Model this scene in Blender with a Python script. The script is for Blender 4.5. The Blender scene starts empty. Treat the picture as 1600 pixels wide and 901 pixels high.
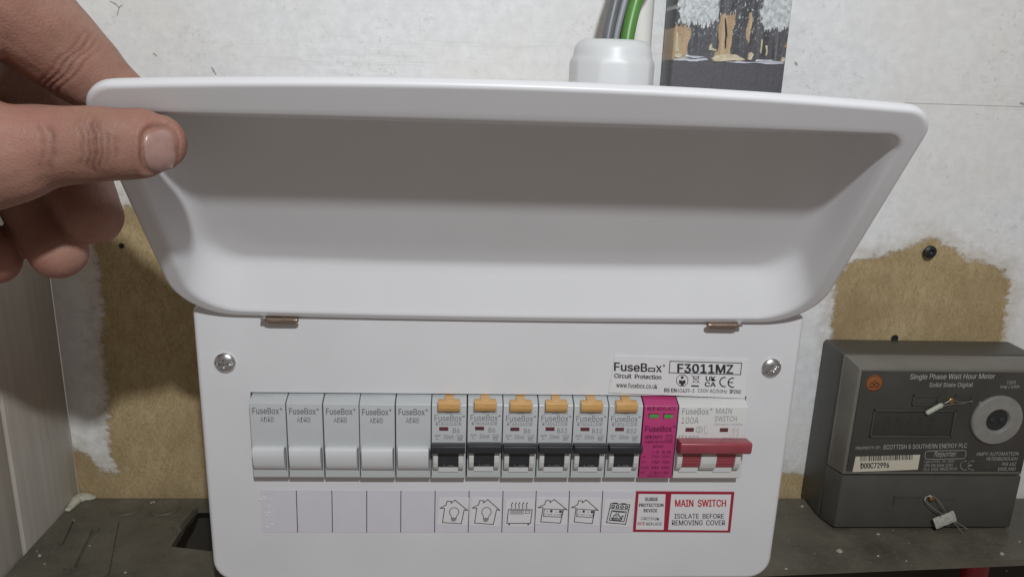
import bpy, bmesh, math, random
import numpy as np
from mathutils import Vector, Matrix
random.seed(7); np.random.seed(7)
sc = bpy.context.scene
col = sc.collection
# ------------------------------------------------------------------ camera (solved from the 18 mm module pitch)
F = 1212.95; CAM = np.array([-0.0200, -0.3669, 0.1195]); YAW, PIT, ROL = math.radians(3.555), math.radians(15.498), math.radians(1.885)
def axes():
    f = np.array([math.sin(YAW)*math.cos(PIT), math.cos(YAW)*math.cos(PIT), -math.sin(PIT)])
    r = np.array([math.cos(YAW), -math.sin(YAW), 0.0]); u = np.cross(r, f)
    c, s = math.cos(ROL), math.sin(ROL)
    return c*r+s*u, -s*r+c*u, f
AR, AU, AF = axes()
cd = bpy.data.cameras.new('camera'); cam = bpy.data.objects.new('camera', cd); col.objects.link(cam)
cd.sensor_width = 36; cd.lens = F/1600*36; cd.clip_start = .01; cd.clip_end = 50
cam.matrix_world = Matrix(((AR[0], AU[0], -AF[0], CAM[0]), (AR[1], AU[1], -AF[1], CAM[1]), (AR[2], AU[2], -AF[2], CAM[2]), (0, 0, 0, 1)))
sc.camera = cam
def P(px, py, axis, val):
    d = AF+AR*(px-800)/F-AU*(py-450.5)/F
    return CAM+d*((val-CAM[axis])/d[axis])
# ------------------------------------------------------------------ light
w = bpy.data.worlds.new('World'); sc.world = w; w.use_nodes = True
bg = w.node_tree.nodes['Background']; bg.inputs[0].default_value = (1.0, .87, .79, 1); bg.inputs[1].default_value = .185
def lamp(name, loc, target, size, power, color):
    l = bpy.data.lights.new(name, 'AREA'); l.shape = 'DISK'; l.size = size; l.energy = power; l.color = color
    o = bpy.data.objects.new(name, l); col.objects.link(o); o.location = loc
    o.rotation_euler = (Vector(target)-Vector(loc)).to_track_quat('-Z', 'Y').to_euler(); return o
lamp('ceiling_lamp', (.07, -.60, .51), (0, 0, .12), .030, 4.45, (.93, .97, 1.0))
vs = sc.view_settings; vs.view_transform = 'Standard'; vs.look = 'None'; vs.exposure = 0; vs.gamma = 1; vs.use_curve_mapping = False
sc.render.engine = 'CYCLES'
sc.cycles.max_bounces = 8

# ------------------------------------------------------------------ materials
def mat(name, c, rough=.5, metal=0, spec=.5, var=0, vscale=40, bump=0, bscale=400, coat=0, sss=0, sssr=(.01, .004, .002)):
    m = bpy.data.materials.new(name); m.use_nodes = True; nt = m.node_tree; b = nt.nodes['Principled BSDF']
    b.inputs['Base Color'].default_value = (*c, 1); b.inputs['Roughness'].default_value = rough; b.inputs['Metallic'].default_value = metal
    b.inputs['Specular IOR Level'].default_value = spec; b.inputs['Coat Weight'].default_value = coat; b.inputs['Coat Roughness'].default_value = .12
    if sss: b.inputs['Subsurface Weight'].default_value = sss; b.inputs['Subsurface Radius'].default_value = sssr; b.inputs['Subsurface Scale'].default_value = 1
    tc = nt.nodes.new('ShaderNodeTexCoord')
    if var:
        n = nt.nodes.new('ShaderNodeTexNoise'); n.inputs['Scale'].default_value = vscale; n.inputs['Detail'].default_value = 5
        nt.links.new(tc.outputs['Object'], n.inputs['Vector'])
        r = nt.nodes.new('ShaderNodeMapRange'); r.inputs['From Min'].default_value = .3; r.inputs['From Max'].default_value = .7
        r.inputs['To Min'].default_value = 1-var; r.inputs['To Max'].default_value = 1+var*.6
        nt.links.new(n.outputs['Fac'], r.inputs['Value'])
        x = nt.nodes.new('ShaderNodeVectorMath'); x.operation = 'SCALE'; x.inputs[0].default_value = c
        nt.links.new(r.outputs['Result'], x.inputs['Scale']); nt.links.new(x.outputs['Vector'], b.inputs['Base Color'])
        r2 = nt.nodes.new('ShaderNodeMapRange'); r2.inputs['To Min'].default_value = max(.02, rough-.08); r2.inputs['To Max'].default_value = rough+.08
        nt.links.new(n.outputs['Fac'], r2.inputs['Value']); nt.links.new(r2.outputs['Result'], b.inputs['Roughness'])
    if bump:
        n = nt.nodes.new('ShaderNodeTexNoise'); n.inputs['Scale'].default_value = bscale; n.inputs['Detail'].default_value = 3
        nt.links.new(tc.outputs['Object'], n.inputs['Vector'])
        bn = nt.nodes.new('ShaderNodeBump'); bn.inputs['Strength'].default_value = 1; bn.inputs['Distance'].default_value = bump
        nt.links.new(n.outputs['Fac'], bn.inputs['Height']); nt.links.new(bn.outputs['Normal'], b.inputs['Normal'])
    return m
class NT:
    """small helper to write node graphs"""
    def __init__(s, name):
        s.m = bpy.data.materials.new(name); s.m.use_nodes = True; s.t = s.m.node_tree; s.b = s.t.nodes['Principled BSDF']
        s.tc = s.t.nodes.new('ShaderNodeTexCoord').outputs['Object']
    def _in(s, sock, v):
        if isinstance(v, bpy.types.NodeSocket): s.t.links.new(v, sock)
        elif isinstance(v, tuple) and len(v) == 3 and sock.type == 'RGBA': sock.default_value = (*v, 1)
        else: sock.default_value = v
    def mapping(s, scale, loc=(0, 0, 0), rot=(0, 0, 0)):
        n = s.t.nodes.new('ShaderNodeMapping'); s.t.links.new(s.tc, n.inputs[0]); n.inputs['Scale'].default_value = scale
        n.inputs['Location'].default_value = loc; n.inputs['Rotation'].default_value = rot; return n.outputs[0]
    def noise(s, scale, vec=None, detail=4, rough=.55, dist=0):
        n = s.t.nodes.new('ShaderNodeTexNoise'); s._in(n.inputs['Vector'], vec or s.tc); n.inputs['Scale'].default_value = scale
        n.inputs['Detail'].default_value = detail; n.inputs['Roughness'].default_value = rough; n.inputs['Distortion'].default_value = dist; return n.outputs['Fac']
    def voro(s, scale, vec=None, out='Distance', feat='F1', rnd=1):
        n = s.t.nodes.new('ShaderNodeTexVoronoi'); n.feature = feat; s._in(n.inputs['Vector'], vec or s.tc); n.inputs['Scale'].default_value = scale; n.inputs['Randomness'].default_value = rnd
        return n.outputs[out]
    def math(s, op, a, b=0., c=0.):
        n = s.t.nodes.new('ShaderNodeMath'); n.operation = op; s._in(n.inputs[0], a); s._in(n.inputs[1], b); s._in(n.inputs[2], c); return n.outputs[0]
    def mr(s, v, a, b, c=0., d=1., smooth=False):
        n = s.t.nodes.new('ShaderNodeMapRange'); n.interpolation_type = 'SMOOTHSTEP' if smooth else 'LINEAR'
        for i, q in enumerate((v, a, b, c, d)): s._in(n.inputs[i], q)
        return n.outputs[0]
    def mix(s, f, a, b):
        n = s.t.nodes.new('ShaderNodeMix'); n.data_type = 'RGBA'; s._in(n.inputs[0], f); s._in(n.inputs[6], a); s._in(n.inputs[7], b); return n.outputs[2]
    def attr(s, name):
        n = s.t.nodes.new('ShaderNodeAttribute'); n.attribute_name = name; return n.outputs['Fac']
    def xyz(s):
        n = s.t.nodes.new('ShaderNodeSeparateXYZ'); s.t.links.new(s.tc, n.inputs[0]); return n.outputs
    def bump(s, h, dist):
        n = s.t.nodes.new('ShaderNodeBump'); n.inputs['Distance'].default_value = dist; s._in(n.inputs['Height'], h); s.t.links.new(n.outputs[0], s.b.inputs['Normal'])
    def out(s, color, rough=.6):
        s._in(s.b.inputs['Base Color'], color); s._in(s.b.inputs['Roughness'], rough); return s.m

M = {}
M['white'] = mat('white_powder_coat', (.70, .70, .715), .36, var=.045, vscale=18, bump=.00003, bscale=1500)
M['lid'] = mat('white_lid_plastic', (.715, .715, .73), .38, spec=.42, var=.02, vscale=20, bump=.00002, bscale=1200)
M['module'] = mat('pale_grey_module_plastic', (.49, .505, .51), .36, var=.03, vscale=90, bump=.00002, bscale=2500)
M['module_w'] = mat('off_white_switch_plastic', (.62, .62, .60), .36, var=.03, vscale=90, bump=.00002, bscale=2500)
M['cap'] = mat('light_grey_cap_plastic', (.64, .65, .66), .32, var=.03, vscale=90)
M['window'] = mat('white_flag_plastic', (.74, .75, .77), .4)
M['black'] = mat('black_toggle_plastic', (.030, .031, .036), .48, var=.2, vscale=300, bump=.00004, bscale=2500)
M['red'] = mat('red_switch_plastic', (.32, .062, .078), .36, var=.1, vscale=150, bump=.00003, bscale=2500)
M['yellow'] = mat('amber_button_plastic', (.60, .35, .13), .38, var=.06, vscale=200)
M['magenta'] = mat('magenta_module_plastic', (.44, .045, .165), .35, var=.05, vscale=120, bump=.00002, bscale=2500)
M['green_flag'] = mat('green_flag', (.10, .34, .09), .45, var=.15, vscale=500)
M['red_flag'] = mat('dark_red_flag', (.13, .035, .045), .4)
M['slot_dark'] = mat('dark_interior', (.06, .048, .036), .8)
M['ink_grey'] = mat('grey_print', (.19, .19, .195), .6)
M['ink_lgrey'] = mat('light_grey_print', (.29, .29, .295), .6)
M['ink_black'] = mat('black_print', (.032, .032, .038), .55)
M['ink_purple'] = mat('dark_purple_print', (.16, .01, .06), .55)
M['ink_red'] = mat('red_print', (.50, .03, .04), .5)
M['ink_white'] = mat('white_print', (.40, .40, .385), .6)
M['paper'] = mat('lilac_white_label_paper', (.655, .635, .69), .42, var=.02, vscale=120, bump=.00002, bscale=300)
M['paper_w'] = mat('white_label_paper', (.72, .71, .72), .45, var=.02, vscale=150)
M['strip_end'] = mat('clear_film', (.72, .71, .76), .2)
M['label_red'] = mat('crimson_label_border', (.34, .018, .045), .42)
M['chrome'] = mat('nickel_screw_steel', (.70, .70, .71), .28, metal=1, var=.12, vscale=600)
M['bronze'] = mat('bronzed_hinge_steel', (.36, .27, .21), .32, metal=.85, var=.15, vscale=500)
M['gland'] = mat('white_nylon', (.72, .735, .74), .38, sss=.1, var=.02, vscale=60)
M['cable_grey'] = mat('grey_cable_sheath', (.20, .205, .225), .42, var=.08, vscale=120, bump=.00004, bscale=900)
M['cable_dgrey'] = mat('dark_grey_cable_sheath', (.15, .155, .165), .42, var=.08, vscale=120)
M['cable_green'] = mat('green_cable_sheath', (.10, .27, .05), .4, var=.10, vscale=100)
M['cable_yellow'] = mat('yellow_cable_stripe', (.40, .38, .05), .4)
M['conduit'] = mat('white_pvc', (.78, .765, .73), .4, var=.05, vscale=60)
M['meter'] = mat('charcoal_meter_plastic', (.075, .072, .062), .45, var=.12, vscale=60, bump=.00004, bscale=1500)
M['meter_cover'] = mat('smoky_meter_cover', (.165, .155, .132), .38, var=.12, vscale=50, coat=.4)
M['meter_face'] = mat('meter_faceplate', (.050, .048, .042), .45, var=.2, vscale=45, coat=.5)
M['lcd'] = mat('grey_green_display', (.040, .041, .034), .35)
M['lcd_seg'] = mat('display_segments', (.036, .037, .031), .4)
M['ring'] = mat('grey_optical_ring', (.25, .243, .222), .40, var=.1, vscale=200, coat=.3)
M['port'] = mat('dark_port_plastic', (.022, .026, .025), .3)
M['orange'] = mat('orange_seal_sticker', (.29, .10, .032), .5, var=.15, vscale=300)
M['brass'] = mat('brass_screw', (.42, .28, .10), .35, metal=.9, var=.2, vscale=500)
M['lead'] = mat('crimped_seal_metal', (.55, .54, .48), .5, metal=.15, var=.25, vscale=500, bump=.0002, bscale=500)
M['wire'] = mat('seal_wire', (.45, .44, .42), .35, metal=.8)
M['ferrule'] = mat('pale_ferrule', (.44, .46, .38), .5, var=.15, vscale=600)
M['iron'] = mat('blackened_screw_steel', (.045, .045, .047), .45, metal=.6, var=.3, vscale=500)
M['chip'] = mat('cream_paint_flake', (.42, .40, .33), .7)
M['foam'] = mat('cream_filler', (.50, .48, .38), .75, var=.15, vscale=200, bump=.0006, bscale=200)
M['under'] = mat('dark_brown_panel', (.03, .025, .02), .7, var=.3, vscale=30)  # dark tone stands for the shade below the shelf
M['redcable'] = mat('red_sleeve', (.36, .02, .03), .4, var=.1, vscale=100)

SEAM = .1095
def wall_material(paint_only=False):
    n = NT('painted_chipboard')
    # chipboard: overlapping pressed flakes
    s1 = n.noise(1, n.mapping((1000, 1, 380), rot=(0, .45, 0)), 3, .6); s2 = n.noise(1, n.mapping((420, 1, 1050), rot=(0, .3, 0)), 3, .6); s3 = n.noise(1, n.mapping((800, 1, 300), rot=(0, -.6, 0)), 3, .6)
    fl = n.math('MULTIPLY', n.math('ADD', s1, n.math('ADD', s2, s3)), .3333)
    fine = n.noise(1300, detail=3); blot = n.noise(16, detail=5); spk = n.mr(n.voro(210), .04, .10, 1, 0)
    board = n.mix(n.mr(fl, .43, .57), (.37, .272, .135), (.51, .395, .225))
    board = n.mix(n.mr(n.noise(1, n.mapping((150, 1, 70), rot=(0, .4, 0)), 5, .65), .46, .62, 0, .5), board, (.56, .45, .275))
    board = n.mix(n.mr(s3, .62, .72, 0, .7), board, (.60, .49, .31))
    board = n.mix(n.mr(s1, .33, .22, 0, .55), board, (.24, .165, .085))
    board = n.mix(n.mr(fine, .6, .8, 0, .6), board, (.27, .185, .095))
    board = n.mix(n.math('MULTIPLY', spk, n.mr(n.noise(120, detail=1), .5, .58)), board, (.085, .05, .03))
    board = n.mix(n.mr(blot, .42, .66, 0, .6), board, (.27, .19, .095))
    # paint: brushed, thin in places
    streak = n.noise(1, n.mapping((10, 40, 260)), 4, .6); streak2 = n.noise(1, n.mapping((60, 60, 900)), 3); mott = n.noise(160, detail=5, rough=.65); big = n.noise(7, detail=4)
    z = n.xyz()[2]
    stip = n.noise(380, detail=3)
    band = n.mr(n.noise(9, n.mapping((.6, 1, 2)), 3), .50, .66)   # zones where the brush ran dry
    joint = n.mr(n.math('ABSOLUTE', n.math('SUBTRACT', z, SEAM+.012)), .006, .030, 1, 0); band = n.math('MAXIMUM', n.math('MULTIPLY', band, .7), n.math('MULTIPLY', joint, n.mr(n.noise(5, detail=2), .40, .56)))
    dry = n.math('MULTIPLY', band, n.mr(n.math('ADD', n.math('MULTIPLY', streak, .65), n.math('MULTIPLY', streak2, .35)), .50, .66))
    paint = n.mix(n.mr(mott, .35, .65), (.74, .745, .75), (.83, .835, .84))
    paint = n.mix(n.mr(big, .38, .66, 0, .6), paint, (.75, .705, .625))
    paint = n.mix(n.math('MULTIPLY', dry, .40), paint, (.46, .445, .41))
    speck = n.mr(n.voro(90), .0, .05, 1, 0)
    speck = n.math('MULTIPLY', speck, n.mr(n.noise(30, detail=2), .58, .62))
    paint = n.mix(n.math('MULTIPLY', speck, .55), paint, (.16, .14, .11))
    pores = n.math('MULTIPLY', n.mr(stip, .58, .68), n.mr(n.noise(18, detail=3), .48, .62))
    paint = n.mix(n.math('MULTIPLY', pores, .28), paint, (.36, .35, .33))
    if paint_only:
        color = paint; ht = n.math('ADD', n.math('MULTIPLY', mott, .8), n.math('MULTIPLY', streak, .35))
    else:
        sd = n.attr('bare')
        edge = n.math('ADD', sd, n.math('MULTIPLY', n.math('SUBTRACT', n.noise(70, detail=6, rough=.7), .5), .012))
        edge = n.math('ADD', edge, n.math('MULTIPLY', n.math('SUBTRACT', streak, .5), .010))
        edge = n.math('ADD', edge, n.math('MULTIPLY', n.math('SUBTRACT', n.noise(420, detail=3), .5), .006))
        k = n.mr(edge, -.0012, .0020, 0, 1)
        wash = n.mr(n.math('ADD', edge, n.math('MULTIPLY', n.math('SUBTRACT', mott, .5), .02)), .0, .012, .62, 1)   # thin, half-covering rim of the paint
        color = n.mix(n.math('MULTIPLY', k, wash), board, paint)
        ht = n.math('ADD', n.math('MULTIPLY', k, 1.2), n.math('ADD', n.math('MULTIPLY', fl, .6), n.math('MULTIPLY', mott, .6)))
    n.bump(ht, .00035)
    n.b.inputs['Specular IOR Level'].default_value = .3
    return n.out(color, .62)
M['wall'] = wall_material(); M['wall_paint'] = wall_material(True)

def plank_material():
    n = NT('whitewashed_plank')
    g = n.noise(1, n.mapping((160, 160, 6)), 5, .6, .3); g2 = n.noise(1, n.mapping((900, 900, 30)), 3); big = n.noise(10, detail=4)
    c = n.mix(n.mr(g, .35, .65), (.49, .455, .41), (.57, .54, .495)); c = n.mix(n.mr(big, .45, .72, 0, .45), c, (.40, .33, .255)); c = n.mix(n.mr(g2, .6, .8, 0, .2), c, (.25, .22, .19))
    n.bump(n.math('ADD', g, g2), .00012); return n.out(c, .65)
M['plank'] = plank_material()

def shelf_material():
    n = NT('dusty_dark_shelf')
    d = n.noise(26, detail=6, rough=.65); f = n.noise(420, detail=3); s = n.mr(n.voro(260), 0, .16, 1, 0); s = n.math('MULTIPLY', s, n.mr(n.noise(55, detail=2), .6, .66))
    c = n.mix(n.mr(d, .35, .7), (.076, .070, .053), (.145, .132, .099)); c = n.mix(n.mr(f, .55, .75, 0, .5), c, (.15, .14, .11)); c = n.mix(n.math('MULTIPLY', s, .6), c, (.27, .25, .21))
    sc1 = n.noise(1, n.mapping((30, 500, 1), rot=(0, 0, .5)), 3); c = n.mix(n.mr(sc1, .64, .72, 0, .35), c, (.02, .018, .015))
    n.bump(n.math('ADD', d, f), .0003); return n.out(c, n.mr(d, .3, .7, .36, .62))
M['shelf'] = shelf_material()

def skin_material():
    n = NT('skin')
    a = n.noise(38, detail=4); b = n.noise(210, detail=4); v = n.voro(1100, out='Distance'); big = n.noise(20, detail=2); pore = n.noise(1500, detail=2)
    c = n.mix(n.mr(a, .35, .68), (.275, .145, .105), (.375, .225, .17)); c = n.mix(n.mr(b, .54, .74, 0, .4), c, (.25, .095, .07)); c = n.mix(n.mr(big, .48, .66, 0, .65), c, (.30, .12, .098)); c = n.mix(n.mr(n.noise(70, detail=3), .58, .72, 0, .3), c, (.32, .205, .125))
    c = n.mix(n.math('MULTIPLY', n.attr('pink'), n.mr(b, .3, .7, .35, .85)), c, (.355, .165, .128)); c = n.mix(n.math('MULTIPLY', n.attr('crease'), n.mr(n.noise(500, detail=2), .3, .7, .3, .8)), c, (.13, .055, .04))
    n.bump(n.math('ADD', n.math('MULTIPLY', v, .35), n.math('ADD', n.math('MULTIPLY', b, .6), n.math('ADD', n.math('MULTIPLY', pore, .2), n.math('MULTIPLY', n.noise(1, n.mapping((1000, 260, 260)), 3), .5)))), .00030)
    n.b.inputs['Subsurface Weight'].default_value = .25; n.b.inputs['Subsurface Radius'].default_value = (.006, .002, .001); n.b.inputs['Subsurface Scale'].default_value = 1
    n.b.inputs['Specular IOR Level'].default_value = .35; return n.out(c, n.mr(b, .3, .7, .50, .70))
M['skin'] = skin_material()
M['nail'] = mat('fingernail', (.385, .238, .205), .28, var=.15, vscale=200, sss=.2, sssr=(.004, .0015, .001), bump=.00005, bscale=900)

# ------------------------------------------------------------------ mesh helpers
def link(name, me, m, parent=None, smooth=None):
    o = bpy.data.objects.new(name, me); col.objects.link(o)
    if m is not None:
        me.materials.clear(); me.materials.append(M[m] if isinstance(m, str) else m)
    if smooth is not None:
        me.polygons.foreach_set('use_smooth', [True]*len(me.polygons)); me.set_sharp_from_angle(angle=math.radians(smooth))
    if parent is not None:
        o.parent = parent
        if 'base' in parent: o.matrix_parent_inverse = Matrix.Translation(-Vector(parent['base']))
    return o
def bm_obj(name, bm, m, parent=None, smooth=35):
    me = bpy.data.meshes.new(name); bmesh.ops.recalc_face_normals(bm, faces=bm.faces); bm.to_mesh(me); bm.free(); return link(name, me, m, parent, smooth)
def thing(name, loc, label, cat, group=None):
    o = bpy.data.objects.new(name, None); col.objects.link(o); o.location = loc; o.empty_display_size = .01; o['base'] = tuple(loc); tag(o, label, cat, group); return o
def tag(o, label, cat, group=None):
    o['label'] = label; o['category'] = cat
    if group: o['group'] = group
    return o
def box(bm, x0, x1, y0, y1, z0, z1, bev=0, seg=2):
    b = bmesh.new(); bmesh.ops.create_cube(b, size=1)
    for v in b.verts: v.co = Vector((x0 if v.co.x < 0 else x1, y0 if v.co.y < 0 else y1, z0 if v.co.z < 0 else z1))
    if bev: bmesh.ops.bevel(b, geom=list(b.edges), offset=bev, segments=seg, profile=.5, affect='EDGES')
    me = bpy.data.meshes.new('t'); b.to_mesh(me); b.free(); bm.from_mesh(me); bpy.data.meshes.remove(me); return bm
def boxo(name, m, parent, *a, bev=.0003, seg=2): return bm_obj(name, box(bmesh.new(), *a, bev=bev, seg=seg), m, parent)
def extrude_x(prof, x0, x1, bm=None, bev=0):
    """closed (y,z) profile extruded along x"""
    b = bmesh.new(); A = [b.verts.new((x0, y, z)) for y, z in prof]; B = [b.verts.new((x1, y, z)) for y, z in prof]; n = len(prof)
    b.faces.new(A); b.faces.new(B[::-1])
    for i in range(n): b.faces.new((A[i], B[i], B[(i+1) % n], A[(i+1) % n]))
    if bev: bmesh.ops.bevel(b, geom=[e for e in b.edges], offset=bev, segments=2, profile=.5, affect='EDGES', clamp_overlap=True)
    if bm is None: return b
    me = bpy.data.meshes.new('t'); b.to_mesh(me); b.free(); bm.from_mesh(me); bpy.data.meshes.remove(me); return bm
def loft(loops, cap0=True, cap1=True, closed=True):
    b = bmesh.new(); R = [[b.verts.new(p) for p in l] for l in loops]; n = len(loops[0])
    for a, c in zip(R, R[1:]):
        for i in range(n if closed else n-1): b.faces.new((a[i], a[(i+1) % n], c[(i+1) % n], c[i]))
    if cap0: b.faces.new(R[0][::-1])
    if cap1: b.faces.new(R[-1])
    return b
def frame_tube(pts, rads, n=16, hint=(0, 0, 1), caps=True, sub=6):
    """tube through pts (Catmull-Rom); rads = r or (r_hint, r_side) per point; round ends"""
    pts = [np.array(p, float) for p in pts]; rads = [np.array(r if isinstance(r, (tuple, list)) else (r, r), float) for r in rads]
    C, Rr = [], []
    N = len(pts)
    for i in range(N-1):
        p0, p1, p2, p3 = pts[max(i-1, 0)], pts[i], pts[i+1], pts[min(i+2, N-1)]; q0, q1, q2, q3 = rads[max(i-1, 0)], rads[i], rads[i+1], rads[min(i+2, N-1)]
        for k in range(sub):
            t = k/sub
            cr = lambda a, b_, c, d: .5*((2*b_)+(c-a)*t+(2*a-5*b_+4*c-d)*t*t+(3*b_-a-3*c+d)*t**3)
            C.append(cr(p0, p1, p2, p3)); Rr.append(np.maximum(cr(q0, q1, q2, q3), 1e-5))
    C.append(pts[-1]); Rr.append(rads[-1])
    T = [C[min(i+1, len(C)-1)]-C[max(i-1, 0)] for i in range(len(C))]; T = [t/np.linalg.norm(t) for t in T]
    loops = []; hint = np.array(hint, float)
    def ring(c, t, r):
        h = hint-t*(hint@t); h /= np.linalg.norm(h); s = np.cross(t, h)
        return [tuple(c+h*r[0]*math.cos(a)+s*r[1]*math.sin(a)) for a in np.linspace(0, 2*math.pi, n, endpoint=False)]
    if caps:
        for k in (80, 60, 40, 20): a = math.radians(k); loops.append(ring(C[0]-T[0]*Rr[0].mean()*math.sin(a), T[0], Rr[0]*math.cos(a)))
    for c, t, r in zip(C, T, Rr): loops.append(ring(c, t, r))
    if caps:
        for k in (20, 40, 60, 80): a = math.radians(k); loops.append(ring(C[-1]+T[-1]*Rr[-1].mean()*math.sin(a), T[-1], Rr[-1]*math.cos(a)))
    return loft(loops)
def join(bm, other):
    me = bpy.data.meshes.new('t'); other.to_mesh(me); other.free(); bm.from_mesh(me); bpy.data.meshes.remove(me); return bm
def lathe_y(prof, cx, cz, n=40, bm=None):
    """prof: (radius, y) around an axis along y"""
    loops = [[(cx+r*math.cos(a), y, cz+r*math.sin(a)) for a in np.linspace(0, 2*math.pi, n, endpoint=False)] for r, y in prof]
    b = loft(loops); return b if bm is None else join(bm, b)

# ---- flat print: ribbons and lettering on a plane y = const facing the room
def ribbon(bm, pts, wd, y, closed=False, basis=None):
    o, ex, ez = basis if basis else (Vector((0, y, 0)), Vector((1, 0, 0)), Vector((0, 0, 1)))
    q = list(pts)+([pts[0]] if closed else [])
    for a, b in zip(q, q[1:]):
        a = Vector(a); b = Vector(b); d = b-a
        if d.length < 1e-9: continue
        d.normalize(); nn = Vector((-d.y, d.x))*wd/2; a = a-d*wd*.42; b = b+d*wd*.42
        bm.faces.new([bm.verts.new(o+ex*p.x+ez*p.y) for p in (a+nn, a-nn, b-nn, b+nn)])
def poly(bm, pts, y=0, basis=None):
    o, ex, ez = basis if basis else (Vector((0, y, 0)), Vector((1, 0, 0)), Vector((0, 0, 1)))
    bm.faces.new([bm.verts.new(o+ex*p[0]+ez*p[1]) for p in pts])
def circ(cx, cz, r, n=24, a0=0, a1=360, rz=None):
    full = abs(a1-a0) >= 360
    return [(cx+r*math.cos(math.radians(a)), cz+(rz or r)*math.sin(math.radians(a))) for a in np.linspace(a0, a1, n, endpoint=not full)]
_cache = {}
try: FONT = bpy.data.fonts.load(bpy.utils.system_resource('DATAFILES', path='fonts')+'/Inter.woff2')
except Exception: FONT = None
def glyphs(s, bold=0, shear=0):
    k = (s, bold, shear)
    if k not in _cache:
        c = bpy.data.curves.new('t', 'FONT'); c.body = s; c.size = 1; c.font = FONT or c.font; c.resolution_u = 3; c.fill_mode = 'FRONT'; c.shear = shear
        o = bpy.data.objects.new('t', c); col.objects.link(o); dg = bpy.context.evaluated_depsgraph_get()
        me = bpy.data.meshes.new_from_object(o.evaluated_get(dg)); V = np.array([v.co[:2] for v in me.vertices]); Fc = [tuple(p.vertices) for p in me.polygons]
        bpy.data.objects.remove(o); bpy.data.curves.remove(c); bpy.data.meshes.remove(me)
        _cache[k] = ((V-V.min(0))/(V.max(0)-V.min(0)), Fc)
    return _cache[k]
def text(bm, s, o, ex, ez, bold=.0, shear=0):
    """lettering filling the parallelogram o, o+ex, o+ez"""
    V, Fc = glyphs(s, 0, shear); o, ex, ez = Vector(o), Vector(ex), Vector(ez); hh = ez.length; xn = ex.normalized()
    st = bold*hh*1.9        # heavier weight: the glyphs are stamped again, shifted by a hair
    for k, (sx, sz) in enumerate(((0, 0),) if bold < .003 else ((-1, -.5), (1, .5), (-.4, .6), (.4, -.6)) if bold > .010 else ((-1, 0), (1, 0))):
        vv = [bm.verts.new(o+ex*float(a)+ez*float(b)+xn*st*sx+ez.normalized()*st*sz+Vector((0, -.000004*k, 0))) for a, b in V]
        for f in Fc:
            try: bm.faces.new([vv[i] for i in f])
            except ValueError: pass
def text_px(bm, s, xl, xr, yt, yb, y, slope=0, bold=0, shear=0, lean=0):
    a = Vector(P(xl, yb, 1, y)); b = Vector(P(xr, yb+slope*(xr-xl), 1, y)); t = Vector(P(xl+lean, yt, 1, y)); text(bm, s, a, b-a, t-a, bold, shear)
def print_obj(name, bm, m, parent):
    me = bpy.data.meshes.new(name); bm.to_mesh(me); bm.free(); o = link(name, me, m, parent)
    # all print faces the room (-y)
    b = bmesh.new(); b.from_mesh(me)
    for f in b.faces:
        f.normal_update()
        if f.normal.y > 0: f.normal_flip()
    b.to_mesh(me); b.free(); return o

# ================================================================== SETTING
WY = .115; SEAM = .1095; SZ = -.1635; LX = -.278
def grid_wall(name, x0, x1, z0, z1, y, step, m, parent=None, polys=None):
    xs = np.linspace(x0, x1, int((x1-x0)/step)+1); zs = np.linspace(z0, z1, int((z1-z0)/step)+1); X, Z = np.meshgrid(xs, zs); nx, nz = len(xs), len(zs)
    V = np.stack([X.ravel(), np.full(X.size, y), Z.ravel()], 1)
    idx = (np.arange(nz-1)[:, None]*nx+np.arange(nx-1)[None]).ravel()
    Fc = np.stack([idx, idx+1, idx+nx+1, idx+nx], 1)
    me = bpy.data.meshes.new(name); me.from_pydata(V.tolist(), [], Fc.tolist())
    if polys:
        p = V[:, [0, 2]]; best = np.full(len(p), 1e9)
        for q in polys:
            q = np.array(q); d = np.full(len(p), 1e9); ins = np.zeros(len(p), bool)
            for a, b in zip(q, np.roll(q, -1, 0)):
                e = b-a; t = np.clip(((p-a)@e)/(e@e), 0, 1); d = np.minimum(d, np.linalg.norm(p-a-t[:, None]*e, axis=1))
                c = ((a[1] > p[:, 1]) != (b[1] > p[:, 1])) & (p[:, 0] < (b[0]-a[0])*(p[:, 1]-a[1])/(b[1]-a[1]+1e-12)+a[0]); ins ^= c
            best = np.minimum(best, np.where(ins, -d, d))
        at = me.attributes.new('bare', 'FLOAT', 'POINT'); at.data.foreach_set('value', best.astype(np.float32))
    return link(name, me, m, parent)
wp = lambda L: [P(a, b, 1, WY)[[0, 2]] for a, b in L]
bare = [wp([(1298, 620), (1299, 520), (1304, 440), (1320, 420), (1332, 410), (1380, 400), (1408, 393), (1438, 376), (1458, 371), (1486, 387), (1500, 402), (1540, 412), (1572, 424), (1576, 445), (1566, 520), (1560, 620)]),
        wp([(1100, 790), (1100, 720), (1225, 738), (1262, 745), (1330, 742), (1330, 800)]),
        wp([(193, 322), (146, 384), (155, 429), (161, 466), (160, 544), (167, 623), (172, 691), (183, 738), (157, 733), (132, 708), (112, 700), (60, 720), (60, 800), (700, 800), (700, 330), (260, 325)])]
wall = grid_wall('back_wall', LX, .72, -.62, SEAM, WY, .004, 'wall', None, bare); wall['kind'] = 'structure'
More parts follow.
